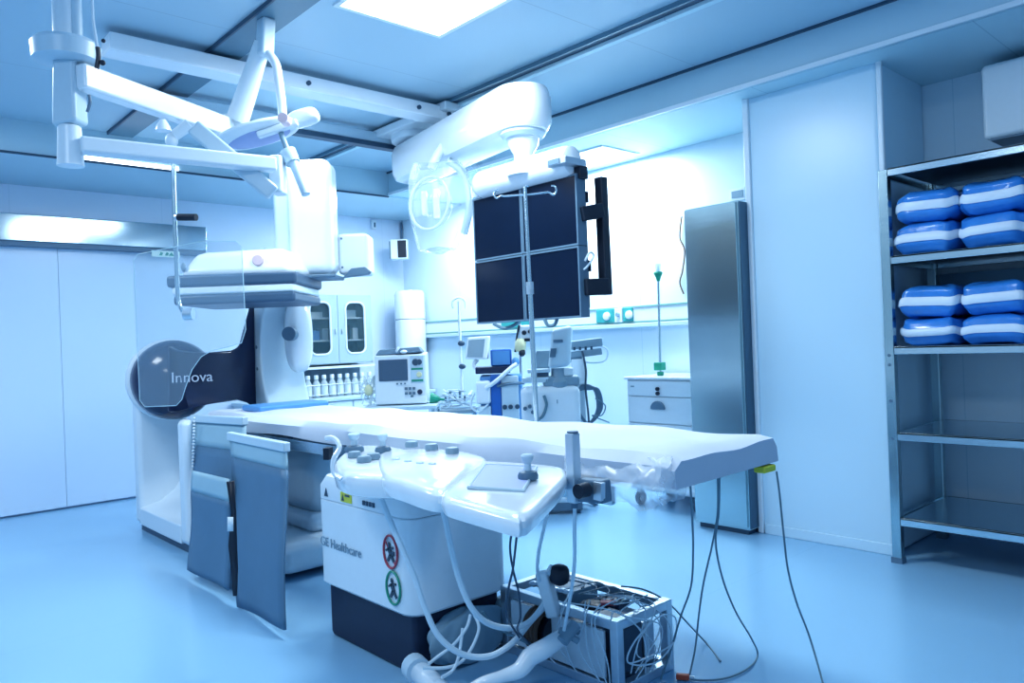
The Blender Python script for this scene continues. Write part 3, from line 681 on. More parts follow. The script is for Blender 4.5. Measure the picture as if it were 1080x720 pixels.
for y0, y1, sgn in ((3.545,3.945,1),(3.95,4.345,-1)):
    a = rrect(y0,y1,1.10,1.795,.012,-6.955); b = rrect(y0+.085,y1-.085,1.19,1.72,.07,-6.955)
    a2 = [(x-.02,y,z) for x,y,z in a]; b2 = [(x-.02,y,z) for x,y,z in b]
    m = MB(); m.rings([a,a2,b2,b], closed=True); d = m.build('door', 'doorgrey', t)
    m = MB(); m.tube(b, .012, 8, smooth=False, closed=True); m.build('window_trim', 'white', d)
    m = MB(); m.prism(rrect(y0+.085,y1-.085,1.19,1.72,.07,-6.965), (-.004,0,0)); m.build('pane', 'glass', d)
    yk = y1-.035 if sgn > 0 else y0+.035
    m = MB(); m.ell((-6.945,yk,1.42), (.012,.008,.03), 10, 6); m.build('knob', 'alu', d)
def small(name, mt, x, y, z, w, h, label, cat='box', rnd=0):
    t = thing(name, label, cat, (x,y,z), .1, 'supplies inside the glass cupboard')
    MB().box(-.05,.05,-w/2,w/2,0,h*.82).build('carton', mt, t, local=True, bevel=.006); MB().box(-.052,.052,-w/2-.002,w/2+.002,h*.80,h).build('lid', 'white' if rnd else mt, t, local=True, bevel=.006)
small('supply_box', 'bluel', -7.12, 3.72, 1.338, .16, .10, 'light blue box on the middle shelf of the left cupboard door')
small('supply_box', 'white', -7.12, 3.86, 1.338, .07, .12, 'narrow white box on the middle shelf behind the left cupboard door', rnd=1)
small('supply_box', 'white', -7.12, 3.74, 1.568, .20, .06, 'flat white box on the top shelf behind the left cupboard door', rnd=1)
small('supply_box', 'black', -7.12, 4.12, 1.338, .06, .15, 'dark narrow box on the middle shelf behind the right cupboard door')
small('supply_box', 'white', -7.12, 4.21, 1.338, .07, .12, 'white box on the middle shelf behind the right cupboard door', rnd=1)
small('supply_box', 'cool', -7.12, 4.14, 1.568, .18, .08, 'pale box on the top shelf behind the right cupboard door')
small('supply_box', 'mid', -7.12, 3.80, 1.112, .09, .09, 'grey box on the bottom shelf behind the left cupboard door')
o = MB().box(-7.265,-6.90,3.30,4.36,1.045,1.07).build('wall_shelf', 'white', bevel=.006); tag(o, 'thin white wall shelf under the glass-door cupboard', 'shelf')
o = MB().box(-7.265,-7.25,3.3,4.36,.78,1.04).build('splash_panel', 'grey'); tag(o, 'grey splash panel on the wall behind the bottles', 'panel')
t = thing('base_cupboard', 'long white base cupboard with grey worktop along the left wall', 'cabinet', (-7.0,3.9,0))
MB().box(-7.25,-6.74,2.95,4.96,.08,.73).build('carcass', 'white', t, bevel=.005); MB().box(-7.22,-6.78,2.97,4.94,0,.08).build('plinth', 'mid', t)
MB().box(-7.255,-6.70,2.93,4.97,.73,.765).build('worktop', 'cool', t, bevel=.006)
for k in range(4):
    d = MB().box(-6.742,-6.724,2.96+.5*k,3.44+.5*k,.10,.72).build('door', 'white', t, bevel=.004)
    MB().box(-6.724,-6.71,3.38+.5*k,3.40+.5*k,.5,.62).build('handle', 'alu', d)
b0 = None
for k in range(11):
    y = 3.40+.088*k
    lab = '%s clear white-capped bottle under the cupboard, counting from the gantry' % ['first','second','third','fourth','fifth','sixth','seventh','eighth','ninth','tenth','eleventh'][k]
    if b0 is None:
        b0 = thing('bottle', lab, 'bottle', (-6.93,y,.765), 0, 'clear bottles in a row under the cupboard')
        MB().lathe((0,0,0), (0,0,1), [(0,.034),(.005,.037),(.13,.037),(.15,.030),(.17,.018),(.185,.018)], 16).build('bottle_body', 'bottle', b0, local=True)
        MB().lathe((0,0,.183), (0,0,1), [(0,.022),(.035,.022),(.04,.018)], 14).build('cap', 'white', b0, local=True)
        MB().lathe((0,0,.02), (0,0,1), [(0,.0378),(.09,.0378)], 16).build('label_sleeve', 'white', b0, local=True)
    else: dup(b0, (-6.93+R.uniform(-.004,.004),y,.765), label=lab)
t = thing('bottle_rack', 'thin wire rack holding the row of clear bottles', 'rack', (-6.88,3.84,.765))
m = MB()
for z in (.79,.89): m.tube([(-6.88,3.34,z),(-6.88,4.33,z)], .004, 6); m.tube([(-6.98,3.34,z),(-6.98,4.33,z)], .004, 6)
for k in range(12): m.tube([(-6.98,3.356+.088*k,.79),(-6.88,3.356+.088*k,.79),(-6.88,3.356+.088*k,.89)], .003, 5, smooth=False)
for y in (3.34,4.33): m.tube([(-6.88,y,.767),(-6.88,y,.89)], .004, 6); m.tube([(-6.98,y,.767),(-6.98,y,.89)], .004, 6)
m.build('wires', 'alu', t)
t = thing('water_boiler', 'tall white rounded cylinder standing on the worktop in the room corner', 'dispenser', (-6.88,4.79,.765))
m = MB(); m.lathe((-6.88,4.79,.765), (0,0,1), [(0,.158),(.01,.166),(.76,.166),(.765,.158)], 36); m.build('lower_shell', 'gloss', t)
m = MB(); m.lathe((-6.88,4.79,1.536), (0,0,1), [(0,.166),(.27,.164),(.305,.148),(.315,.09),(.316,.0)], 36); m.build('upper_shell', 'gloss', t)
m = MB(); m.lathe((-6.88,4.79,1.525), (0,0,1), [(0,.16),(.015,.16)], 36); m.build('joint', 'mid', t)
W0 = (-6.894,4.684,2.180); S = 8.25/803
t = thing('corner_speaker', 'small white box with a dark front high in the room corner', 'speaker', W0, YAW)
MB(S).box(-9,9,0,12,1,22).build('speaker_body', 'white', t, local=True, bevel=.01); MB(S).box(-1,8,-.6,.2,2.5,20.5).build('front_grille', 'black', t, local=True); MB(S).box(-10,-9,0,10,2,20).build('side_vent', 'mid', t, local=True); MB(S).box(-4,4,10,24,9,14).build('wall_bracket', 'mid', t, local=True)
o = MB().tube([(-7.25,4.97,2.3),(-7.25,4.97,2.66)], .012, 6).build('cable_conduit', 'mid'); tag(o, 'thin dark conduit running up the room corner above the speaker', 'conduit')
t = thing('wall_sensor', 'tiny white sensor near the ceiling on the left wall', 'sensor', [(-7.250,4.604,2.615)][0]); q = vec([(-7.250,4.604,2.615)][0])
MB().box(-7.27,-7.23,q.y-.03,q.y+.03,q.z-.06,q.z+.04).build('sensor_body', 'white', t, bevel=.008); MB().box(-7.232,-7.225,q.y-.01,q.y+.01,q.z-.04,q.z+.01).build('sensor_eye', 'mid', t)

# ------------------------------------------------------------------ defibrillator monitor on a trolley
dd = 5.9; S = dd/803; B0 = (-4.939,3.340,0.798)
t = thing('instrument_trolley', 'low white trolley behind the table carrying the white defibrillator monitor', 'trolley', (B0[0],B0[1],0), YAW)
h0 = B0[2]
MB().box(-.28,.28,-.22,.22,h0-.03,h0).build('top_tray', 'cool', t, local=True, bevel=.008)
MB().box(-.26,.26,-.2,.2,.2,.225).build('lower_tray', 'cool', t, local=True, bevel=.008)
for x in (-.25,.25):
    for y in (-.19,.19):
        l = MB().cyl((x,y,.08),(x,y,h0-.03),.014,n=12).build('leg', 'steelh', t, local=True); MB().cyl((x-.012,y,.04),(x+.012,y,.04),.04,n=18).build('caster', 'dark', l, local=True)
t = thing('defibrillator_monitor', 'white defibrillator monitor with a dark screen and green-edged knob panel', 'medical monitor', B0, YAW)
MB(S).hull8([(-27,-14,1),(27,-14,1),(27,16,1),(-27,16,1),(-26,-11,52),(27,-11,52),(27,14,54),(-26,14,54)]).build('case', 'white', t, local=True, bevel=.012, seg=3)
MB(S).hull8([(-22,-14.2,25.5),(8,-14.2,25.5),(8,-10,25.5),(-22,-10,25.5),(-22,-12.6,47.5),(8,-12.6,47.5),(8,-9,47.5),(-22,-9,47.5)]).build('screen', 'slate', t, local=True, bevel=.004)
MB(S).box(11,25,-14,-10,23,51).build('knob_panel', 'cool', t, local=True, bevel=.004)
m = MB(S); m.box(12,24,-14.4,-13.8,36,38); m.box(12,24,-14.4,-13.8,24,26); m.build('green_strip', 'green', t, local=True)
m = MB(S); m.lathe((16.5,-14,44), (0,-1,0), [(0,3.6),(1.8,3)], 14); m.lathe((20.5,-14,44), (0,-1,0), [(0,3),(1.5,2.6)], 14); m.build('selector_dial', 'dark', t, local=True)
m = MB(S); m.lathe((20,-14,31), (0,-1,0), [(0,3),(1.5,2.6)], 14); m.build('selector_dial', 'cream', t, local=True)
m = MB(S)
for x in (6,10,14): 
    for z in (12,17): m.box(x-1.5,x+1.5,-15,-13.6,z-1.3,z+1.3)
for x in (-3,1,5): m.box(x-1,x+1,-14.8,-13.6,21.5,23)
m.box(10.5,13,-15,-13.6,8,10); m.build('buttons', 'mid', t, local=True)
m = MB(S); m.lathe((20,-14,13), (0,-1,0), [(0,2.8),(1.6,2.4)], 14); m.build('round_button', 'navy', t, local=True)
m = MB(S); m.hull8([(-26,-10,52),(24,-10,54),(24,12,54),(-26,12,52),(-22,-6,58),(20,-6,60),(20,8,60),(-22,8,58)]).build('paddle_tray', 'mid', t, local=True, bevel=.012)
m = MB(S); m.tube([(-4,-6,53),(-3,-8,57),(-1,-6,60)], 1.4, 8); m.ell((4,-8,55), (4,3,2), 12, 6); m.build('paddle', 'white', t, local=True)
t = thing('green_mask', 'green cone-shaped mask lying beside the defibrillator monitor', 'mask', (-4.771,3.525,0.788), YAW)
m = MB(S); m.lathe((-5,0,6.2), (1,0,-.12), [(0,6.2),(2,6),(8,3.5),(11,1.5),(15,1.2)], 18); m.build('mask_cone', 'green', t, local=True)
t = thing('tubing_bundle', 'tangle of clear tubes with a pale yellow connector between bottles and defibrillator', 'tubing', (-5.152,3.182,0.789), YAW)
rr = random.Random(3); m = MB(S)
for k in range(9):
    m.tube([(rr.uniform(-10,8),rr.uniform(-4,4),rr.uniform(1,32)) for _ in range(5)], .7, 6)
m.tube([(-8,0,.8),(0,2,.8),(9,0,.8)], .8, 6); m.build('tubes', 'bottle', t, local=True)
m = MB(S); m.ell((-1,-4,17), (4.5,3,6), 14, 8); m.build('connector', 'cream', t, local=True)
# second small trolley with bowls and tubes
dd = 6.1; S = dd/803; B0 = (-4.816,3.772,0.735)
t = thing('supply_trolley', 'small trolley of tubes and bowls between the defibrillator and the blue ventilator', 'trolley', (B0[0],B0[1],0), YAW); h0 = B0[2]
MB().box(-.13,.16,-.18,.18,h0-.03,h0).build('top_tray', 'grey', t, local=True, bevel=.008)
for x in (-.11,.14):
    for y in (-.15,.15): MB().cyl((x,y,0),(x,y,h0-.03),.013,n=10).build('leg', 'steelh', t, local=True)
m = MB()
for k in range(4): m.tube([(-.13,-.18,h0+.02+.03*k),(.16,-.18,h0+.02+.03*k)], .004, 6)
m.build('wire_rim', 'alu', t, local=True)
rr = random.Random(11)
t = thing('tubing_bundle', 'grey coiled tubes and dark clips on the small trolley by the ventilator', 'tubing', B0, YAW); m = MB(S)
for k in range(7): m.tube([(rr.uniform(-16,16),rr.uniform(-12,10),rr.uniform(.8,20)) for _ in range(5)], .8, 6)
m.build('tubes', 'cable', t, local=True); m = MB(S)
for k in range(5): m.box(-12+5*k,-10+5*k,-9,-6,8+3*(k % 2),14+4*(k % 2))
m.build('clips', 'mid', t, local=True)
t = thing('drip_stand', 'thin white drip stand with small dark clamps left of the blue ventilator', 'pole', ((-4.942,3.931,0.717)[0],(-4.942,3.931,0.717)[1],0), YAW)
S = 6.3/803
MB().cyl((0,0,.02),(0,0,1.60),.012,n=10).build('pole_tube', 'white', t, local=True)
m = MB(); m.tube([(-.05,0,1.54),(-.05,0,1.60),(0,0,1.63),(.05,0,1.60),(.05,0,1.54)], .008, 8); m.build('top_hook', 'white', t, local=True)
for z in (1.25,1.06): MB().ell((.01,-.02,z), (.03,.02,.022), 12, 8).build('clamp', 'dark', t, local=True)
m = MB()
for k in range(5): m.cyl((0,0,.05),(.25*math.cos(2*PI*k/5),.25*math.sin(2*PI*k/5),.02),.014,n=8)
m.build('foot_star', 'alu', t, local=True)

# ------------------------------------------------------------------ blue ventilator
dd = 6.0; S = dd/803; q = (-4.537,3.929,0.658); zf = 360+.0383*18+1.25/S        # image row of the floor at that distance
t = thing('ventilator', 'blue and white ventilator with a small tilted screen, behind the table under the monitors', 'ventilator', (q[0],q[1],0), YAW)
zz = lambda y: zf-y
MB(S).box(-14,30,-14,16,10,zz(395)).build('cabinet', 'bluel', t, local=True, bevel=.02)
MB(S).box(8,26,-18,-13,20,zz(396)).build('front_panel', 'cool', t, local=True, bevel=.012); MB(S).box(-3,8,-17,-12,14,zz(394)).build('blue_column', 'blue', t, local=True, bevel=.01)
MB(S).box(-18,-3,-20,-10,zz(424),zz(400)).build('canister_box', 'white', t, local=True, bevel=.02); MB(S).box(-17,-3,-19,-10,14,zz(426)).build('lower_box', 'cool', t, local=True, bevel=.02)
MB(S).box(-18,18,-17,14,zz(393),zz(386)).build('shelf', 'navy', t, local=True, bevel=.006)
MB(S).box(-2,20,-10,12,zz(386),zz(368)).build('blue_case', 'blue', t, local=True, bevel=.015)
MB(S).box(0,18,-10.6,-9.8,zz(384.5),zz(370)).build('case_front', 'bluel', t, local=True)
m = MB(S); m.hull8([(-29,-12,zz(377)),(-6,-12,zz(378)),(-4,-4,zz(378)),(-27,-4,zz(377)),(-26,-8,zz(355)),(-3,-8,zz(354)),(-1,0,zz(354)),(-24,0,zz(355))]); s_ = m.build('screen_unit', 'white', t, local=True, bevel=.01)
m = MB(S); m.hull8([(-26.5,-12.2,zz(375)),(-10,-12.2,zz(376)),(-10,-11,zz(376)),(-26.5,-11,zz(375)),(-24.2,-8.6,zz(357.5)),(-7,-8.6,zz(357)),(-7,-7,zz(357)),(-24.2,-7,zz(357.5))]); m.build('screen_glass', 'grey', s_, local=True)
MB(S).tube([(-16,-6,zz(378)),(-20,-6,zz(384)),(-14,-8,zz(390))], 2.4, 10).build('screen_arm', 'white', t, local=True)
MB(S).tube([(-8,-20,zz(408)),(4,-22,zz(400)),(16,-20,zz(390)),(25,-16,zz(384))], 2.2, 10).build('breathing_tube', 'white', t, local=True)
MB(S).tube([(4,-18,zz(406)),(16,-20,zz(404)),(32,-16,zz(404))], 1.6, 8).build('side_rail', 'mid', t, local=True)
MB(S).tube([(-20,-14,zz(412)),(-24,-16,zz(425)),(-16,-18,zz(432)),(-6,-20,zz(424))], 1.1, 8).build('breathing_tube', 'cable', t, local=True)
m = MB(S)
for x in (11,17,24): m.lathe((x,-18,zz(428)), (0,-1,0), [(0,2.6),(2.5,2.2)], 12)
m.build('dials', 'dark', t, local=True)
m = MB(S); m.ell((24,-10,zz(382)), (4,4,5), 12, 8); m.build('valve', 'bluel', t, local=True)
MB(S).box(-18,32,-16,18,4,12).build('chassis', 'cool', t, local=True, bevel=.01)
for x in (-15,29):
    for y in (-13,15): MB(S).cyl((x-1.5,y,3.5),(x+1.5,y,3.5),3.5,n=16).build('caster', 'dark', t, local=True)
MB(S).cyl((28,0,30),(30,0,zz(342)),1.4,n=10).build('mast', 'alu', t, local=True)
m = MB(S); m.lathe((29,-4,zz(372)), (.1,0,1), [(0,4),(3,6),(10,6),(14,3.5)], 16); m.build('absorber_cup', 'cream', t, local=True)
m = MB(S); m.lathe((31,-6,zz(371)), (0,-.5,-1), [(0,3.4),(3,3.6),(5,2)], 12); m.tube([(24,-2,zz(372)),(26,-2,zz(358)),(29,-2,zz(344))], 1.1, 8); m.build('black_hose', 'black', t, local=True)
m = MB(S); m.box(30,42,-5,2,zz(362),zz(344)); m.build('vaporiser', 'white', t, local=True, bevel=.015)
m = MB(S); m.lathe((34,-5,zz(352)), (0,-1,0), [(0,2.6),(2,2.2)], 12); m.lathe((40,-5,zz(351)), (0,-1,0), [(0,2.2),(2,1.8)], 12); m.box(34,41,-7,-4.8,zz(361),zz(358)); m.build('vaporiser_dial', 'black', t, local=True)

# ------------------------------------------------------------------ grey scanner tower and its parts
dd = 5.55; S = dd/803; q = (-3.890,3.971,0.685); zf = 360-.0383*48+1.25/S
t = thing('ultrasound_tower', 'white and grey scanner tower with an angled head, behind the middle of the table', 'medical device', (q[0],q[1],0), YAW)
MB(S).box(-38,24,-16,18,10,zz(406)).build('white_body', 'gloss', t, local=True, bevel=.05, seg=5)
MB(S).box(-36,22,-14,16,3,12).build('chassis', 'mid', t, local=True, bevel=.01)
for x in (-32,18):
    for y in (-11,13): MB(S).cyl((x-1.5,y,3.2),(x+1.5,y,3.2),3.2,n=16).build('caster', 'dark', t, local=True)
MB(S).box(-14,24,-12,10,zz(407),zz(396)).build('shoulder', 'grey', t, local=True, bevel=.02, seg=3)
MB(S).hull8([(-9,-14,zz(388)),(14,-14,zz(386)),(16,2,zz(386)),(-7,2,zz(388)),(-4,-10,zz(347)),(17,-10,zz(343)),(21,4,zz(344)),(0,4,zz(347))]).build('head', 'cool', t, local=True, bevel=.03, seg=4)
MB(S).lathe((3,-3,zz(408)), (.0,0,1), [(0,11),(6,12),(13,8),(20,8)], 22).build('swivel', 'grey', t, local=True)
m = MB(S); m.hull8([(-6.5,-14.6,zz(376)),(-.5,-14.6,zz(376)),(-.5,-12,zz(376)),(-6.5,-12,zz(376)),(-5,-13,zz(367)),(1,-13,zz(367)),(1,-11,zz(367)),(-5,-11,zz(367))]); m.build('small_display', 'mid', t, local=True)
m = MB(S); m.box(-2,8,-13,-11,zz(361),zz(358)); m.build('grip_slot', 'mid', t, local=True, bevel=.003)
m = MB(S); m.hull8([(-26,6,zz(389)),(-6,6,zz(389)),(-6,9,zz(389)),(-26,9,zz(389)),(-19,9,zz(369)),(-4,9,zz(369)),(-4,12,zz(369)),(-19,12,zz(369))]); m.build('rear_screen', 'grey', t, local=True, bevel=.006)
m = MB(S); m.box(-36,-8,-12,6,zz(402),zz(396.5)); m.box(-30,-6,-10,8,zz(392),zz(388)); m.build('console_tray', 'cool', t, local=True, bevel=.008)
MB(S).box(-26,-8,-9,5,zz(396),zz(392)).build('tray_gap', 'dark', t, local=True)
MB(S).box(8,18,-10,6,zz(396),zz(388)).build('side_block', 'white', t, local=True, bevel=.008)
m = MB(S); m.tube([(-14,-17.5,zz(415)),(-12,-18.5,zz(425)),(-16,-18,zz(436)),(-22,-18,zz(440))], 1.5, 8); m.build('front_cable', 'dcable', t, local=True)
m = MB(S)
for x, y in ((-34,428),(-29,426),(-26,432)): m.lathe((x,-16,zz(y)), (0,-1,0), [(0,2.2),(2.5,1.8)], 10)
m.build('sockets', 'mid', t, local=True)
m = MB(S); m.box(-12,-11,-16.6,-15.8,zz(424),zz(422)); m.box(-1,0,-16.6,-15.8,zz(424),zz(420)); m.build('mark', 'grey', t, local=True)
dd = 5.75; S = dd/803; q = (-3.914,4.241,0.658); zf = 360-.0383*72+1.25/S
t = thing('probe_cart', 'narrow white cart with two grey tilted arms and coiled cables beside the scanner tower', 'cart', (q[0],q[1],0), YAW)
MB(S).box(-8,7,-7,10,zz(405),zz(378)).build('white_box', 'white', t, local=True, bevel=.012)
MB(S).box(-2,6,-3,5,8,zz(404)).build('pole', 'cool', t, local=True, bevel=.01)
m = MB(S); m.bar((-8,0,zz(364)), (26,0,zz(361)), 10, 9); m.build('upper_arm', 'grey', t, local=True, bevel=.008)
m = MB(S); m.bar((-8,-1,zz(374)), (25,-1,zz(371)), 10, 7); m.build('lower_arm', 'grey', t, local=True, bevel=.008)
m = MB(S); m.bar((-10,-2,zz(379)), (4,-2,zz(377)), 8, 6); m.build('knuckle', 'mid', t, local=True, bevel=.008)
m = MB(S)
for x in (-4,2,8,14): m.box(x-1.2,x+1.2,-6,-4.6,zz(369),zz(365.5))
m.build('clips', 'dark', t, local=True)
m = MB(S); m.tube([(24,-2,zz(365)),(31,-2,zz(370)),(28,-2,zz(381)),(14,-3,zz(383)),(5,-4,zz(381))], .9, 8); m.build('white_cable', 'cable', t, local=True)
m = MB(S); m.tube([(4,-8,zz(370)),(7,-9,zz(390)),(6,-9,zz(410)),(8,-8,zz(440)),(8,-6,zz(470))], 1.1, 8); m.build('black_cable', 'dark', t, local=True)
m = MB(S)
for k in range(3): m.tube([(6+2*k,-4,zz(406+2*k)),(16+2*k,-4,zz(412)),(18+2*k,-4,zz(432)),(8,-4,zz(446)),(-2,-4,zz(432)),(-1,-4,zz(412))], 1.5, 8, closed=True)
m.build('cable_coil', 'mid', t, local=True)
m = MB(S); m.tube([(16,-5,zz(420)),(26,-6,zz(428)),(22,-6,zz(438)),(12,-6,zz(438)),(30,-6,zz(446))], .7, 8); m.build('thin_cable', 'dcable', t, local=True)
m = MB(S)
for k in range(4): m.bar((2,1,6), (2+18*math.cos(PI/2*k+.6),1+18*math.sin(PI/2*k+.6),3), 4, 4)
m.build('foot_cross', 'mid', t, local=True)

# ------------------------------------------------------------------ drawer unit, green-tipped rod, service rail
t = thing('drawer_unit', 'white drawer unit with round cup handles and a small black lock beside the steel cabinet', 'drawers', (-3.34,4.7,0))
MB().box(-3.63,-3.02,4.46,4.93,.12,.935).build('carcass', 'white', t, bevel=.008); MB().box(-3.645,-3.005,4.44,4.94,.935,.955).build('top_board', 'gloss', t, bevel=.006)
for z0, z1 in ((.815,.925),(.62,.81),(.42,.615),(.135,.415)):
    d = MB().box(-3.615,-3.035,4.443,4.462,z0,z1).build('drawer', 'white', t, bevel=.005)
    if z1 < .9:
        m = MB(); c = vec((-3.335,4.443,z1-.085)); m.prism([c+vec((.06*math.cos(PI*k/12),0,.06*math.sin(PI*k/12))) for k in range(13)], (0,-.025,0)); m.build('cup_handle', 'mid', d, bevel=.006)
    else:
        m = MB(); m.cyl((-3.335,4.445,.87),(-3.335,4.428,.87),.014); m.cyl((-3.335,4.445,.838),(-3.335,4.428,.838),.014); m.build('lock', 'black', d)
        MB().box(-3.58,-3.55,4.44,4.444,.88,.89).build('maker_mark', 'grey', d)
for x in (-3.58,-3.07):
    for y in (4.51,4.88):
        m = MB(); m.cyl((x-.014,y,.05),(x+.014,y,.05),.05,n=20); c = m.build('caster', 'dark', t); m = MB(); m.cyl((x-.017,y,.05),(x+.017,y,.05),.026,n=16); m.box(x-.02,x+.02,y-.02,y+.02,.09,.125); m.build('caster_fork', 'white', c)
t = thing('green_tipped_rod', 'thin metal rod with green fittings standing on the white drawer unit', 'rod', (-3.445,4.620,0.968))
a, b = vec((-3.440,4.620,0.968)), vec((-3.425,4.620,1.764))
m = MB(); m.cyl((a.x,a.y,.955), b, .010, n=10); m.build('rod_tube', 'steelh', t)
m = MB(); c = a+(b-a)*.07; m.box(c.x-.04,c.x+.03,c.y-.03,c.y+.03,c.z-.03,c.z+.03); m.cyl((a.x,a.y,.955),(a.x,a.y,.985),.025,n=14); m.build('green_clamp', 'green', t, bevel=.006)
m = MB(); c = a+(b-a)*.90; m.lathe(c, (0,0,1), [(-.03,.012),(0,.02),(.03,.035),(.04,.03)], 16); m.build('green_cup', 'green', t)
m = MB(); m.cyl(a+(b-a)*.93, b+vec((0,0,.02)), .018, .022, 14); m.build('clear_tip', 'bottle', t)
t = thing('service_rail', 'long white medical service rail with green edges along the back wall', 'wall rail', (-4.8,4.95,1.43))
MB().box(-6.95,-2.9,4.945,4.99,1.375,1.492).build('rail_body', 'white', t, bevel=.004)
for z in (1.37,1.495): MB().box(-6.95,-2.9,4.938,4.99,z-.006,z+.006).build('green_edge', 'edge', t)
MB().box(-6.95,-2.9,4.92,4.99,1.325,1.36).build('lower_ledge', 'cool', t, bevel=.006)
for x0, x1, lab in ((-4.32,-4.12,0),(-4.03,-3.93,1),(-5.55,-5.15,2)):
    p = MB().box(x0,x1,4.93,4.946,1.378,1.49).build('outlet_plate', 'teal', t, bevel=.003)
    if lab < 2:
        m = MB(); m.lathe(((x0+x1)/2+.02,4.93,1.432), (0,-1,0), [(0,.036),(.015,.034),(.018,.02)], 20); q = m.build('gas_outlet', 'white', p)
m = MB(); m.box(-4.115,-4.035,4.925,4.946,1.375,1.495); m.build('switch_plate', 'white', t, bevel=.004)
m = MB(); m.lathe((-4.075,4.925,1.44), (0,-1,0), [(0,.02),(.02,.016)], 14); m.build('switch_knob', 'grey', t)

# ------------------------------------------------------------------ steel rack with packs
t = thing('steel_rack', 'tall stainless steel rack with five shelves in the right wall niche', 'shelf', (-.75,4.5,0))
for x in (-1.632,.12):
    for y in (4.21,4.86):
        m = MB(); m.box(x-.024,x+.024,y-.024,y+.024,0,2.08); m.build('post', 'steel', t, bevel=.004)
        MB().box(x-.028,x+.028,y-.028,y+.028,0,.03).build('foot', 'mid', t)
for k, z in enumerate((2.085,1.623,1.147,.695,.245)):
    m = MB(); m.box(-1.605,.09,4.182,4.886,z-.012,z); m.box(-1.605,.09,4.182,4.20,z-.042,z); m.box(-1.605,.09,4.868,4.886,z-.04,z)
    m.build('shelf_board', 'steelh', t, bevel=.003)
    MB().box(-1.595,.08,4.205,4.865,z-.016,z-.0125).build('underside_shade', 'steeld', t)  # dark sheet under each board paints the shade there
    if k in (1,2): MB().box(-1.60,.09,4.887,4.895,z,z+.40).build('back_panel', 'steeld', t)  # dark sheet added to paint the shade behind the packs
for k, z in enumerate((2.04,1.58,1.10,.65,.2)):
    MB().box(-1.64,-1.625,4.24,4.83,z,z+.04).build('side_rail', 'steel', t)
m = MB()
for z in (1.1,1.05,.86,.66): m.cyl((-1.632,4.183,z),(-1.632,4.187,z),.008)
m.build('screw_heads', 'mid', t)
pk = None
def pack(x, z, w, h, label, tilt=0, dy=0):
    """soft wrapped pack with a white paper band around its waist"""
    t = thing('wrapped_pack', label, 'pack', (x,4.42+dy,z), tilt, 'blue wrapped packs on the steel rack')
    rr = random.Random(int(x*1000)+int(z*77))
    p1, p2, p3 = rr.uniform(0,6), rr.uniform(0,6), rr.uniform(0,6)
    def lump(a, th): return 1+.03*math.sin(3*a+p1+th*2)+.025*math.sin(5*a+p2)+.02*math.sin(7*th+p3)
    f = lambda v, e: math.copysign(abs(v)**e, v)
    def ring(th, k=1.0, n=44):
        out = []
        for j in range(n):
            a = 2*PI*j/n; l = lump(a, th)*k
            out.append((w/2*f(math.cos(a),.32)*max(1e-3,math.cos(th))**.30*l, .20*f(math.sin(a),.32)*max(1e-3,math.cos(th))**.30*l, h/2+h/2*f(math.sin(th),.68)+.006*math.sin(4*a+p1)))
        return out
    m = MB(); m.rings([ring(-PI/2+PI*i/18) for i in range(19)]); m.build('wrapped_body', 'pack', t, local=True)
    m = MB(); m.rings([ring(-.15,1.003), ring(-.15,1.025), ring(-.08,1.04), ring(0,1.045), ring(.08,1.04), ring(.15,1.025), ring(.15,1.003)], caps=False)
    m.build('paper_band', 'band', t, local=True)
rows = [(1.623,.165,'lower','upper shelf'), (1.788,.165,'upper','upper shelf'), (1.147,.145,'lower','second shelf'), (1.292,.165,'upper','second shelf')]
cols = [(-1.448,.285,'stack at the left post'),(-1.15,.30,'middle stack'),(-.85,.29,'stack at the frame edge')]
for z, h, lv, sh in rows:
    for x, w, cn in cols:
        pack(x+R.uniform(-.008,.008), z, w, h, '%s blue white-banded pack, %s, %s shelf of packs' % (lv, cn, {'upper shelf':'higher','second shelf':'lower'}[sh]), R.uniform(-.03,.03), R.uniform(-.01,.01))
t = thing('wall_unit', 'plain white box unit hung high on the niche wall above the steel rack', 'air conditioner', (-.85,4.8,2.25))
MB().box(-1.30,-.35,4.70,4.985,2.245,2.645).build('unit_body', 'white', t, bevel=.025, seg=4)
MB().box(-1.27,-.38,4.72,4.97,2.236,2.247).build('unit_base', 'mid', t)

# ------------------------------------------------------------------ tall steel cabinet beside the pilaster
t = thing('steel_cabinet', 'tall plain stainless steel cabinet standing against the white pilaster', 'cabinet', (-2.68,4.5,0))
MB().box(-2.885,-2.50,4.205,4.80,.03,2.065).build('cabinet_body', 'steel', t, bevel=.004)
MB().box(-2.883,-2.51,4.188,4.206,.05,2.058).build('door', 'steel', t, bevel=.003); MB().box(-2.502,-2.494,4.21,4.31,.04,2.06).build('side_panel', 'steeld', t)  # thin dark sheet paints the shaded side of the cabinet
MB().box(-2.87,-2.52,4.22,4.78,0,.03).build('plinth', 'dark', t)
m = MB(); m.tube([(-3.445,4.975,2.169), (-3.470,4.975,2.010), (-3.431,4.975,1.903), (-3.456,4.975,1.751), (-3.486,4.975,1.658), (-3.455,4.975,1.567)], .006); 
o = m.build('power_cable', 'brown'); tag(o, 'thin brown cable looping down the wall beside the steel cabinet', 'cable')
t = thing('wall_panel_switch', 'small white panel with grey display on the wall above the steel cabinet', 'thermostat', (-2.945,4.970,2.260))
q = vec((-2.951,4.980,2.255)); m = MB(); m.box(q.x-.07,q.x+.06,4.965,4.99,q.z-.045,q.z+.045); m.build('plate', 'white', t, bevel=.005)
MB().box(q.x-.045,q.x+.045,4.958,4.966,q.z-.025,q.z+.025).build('display', 'grey', t)

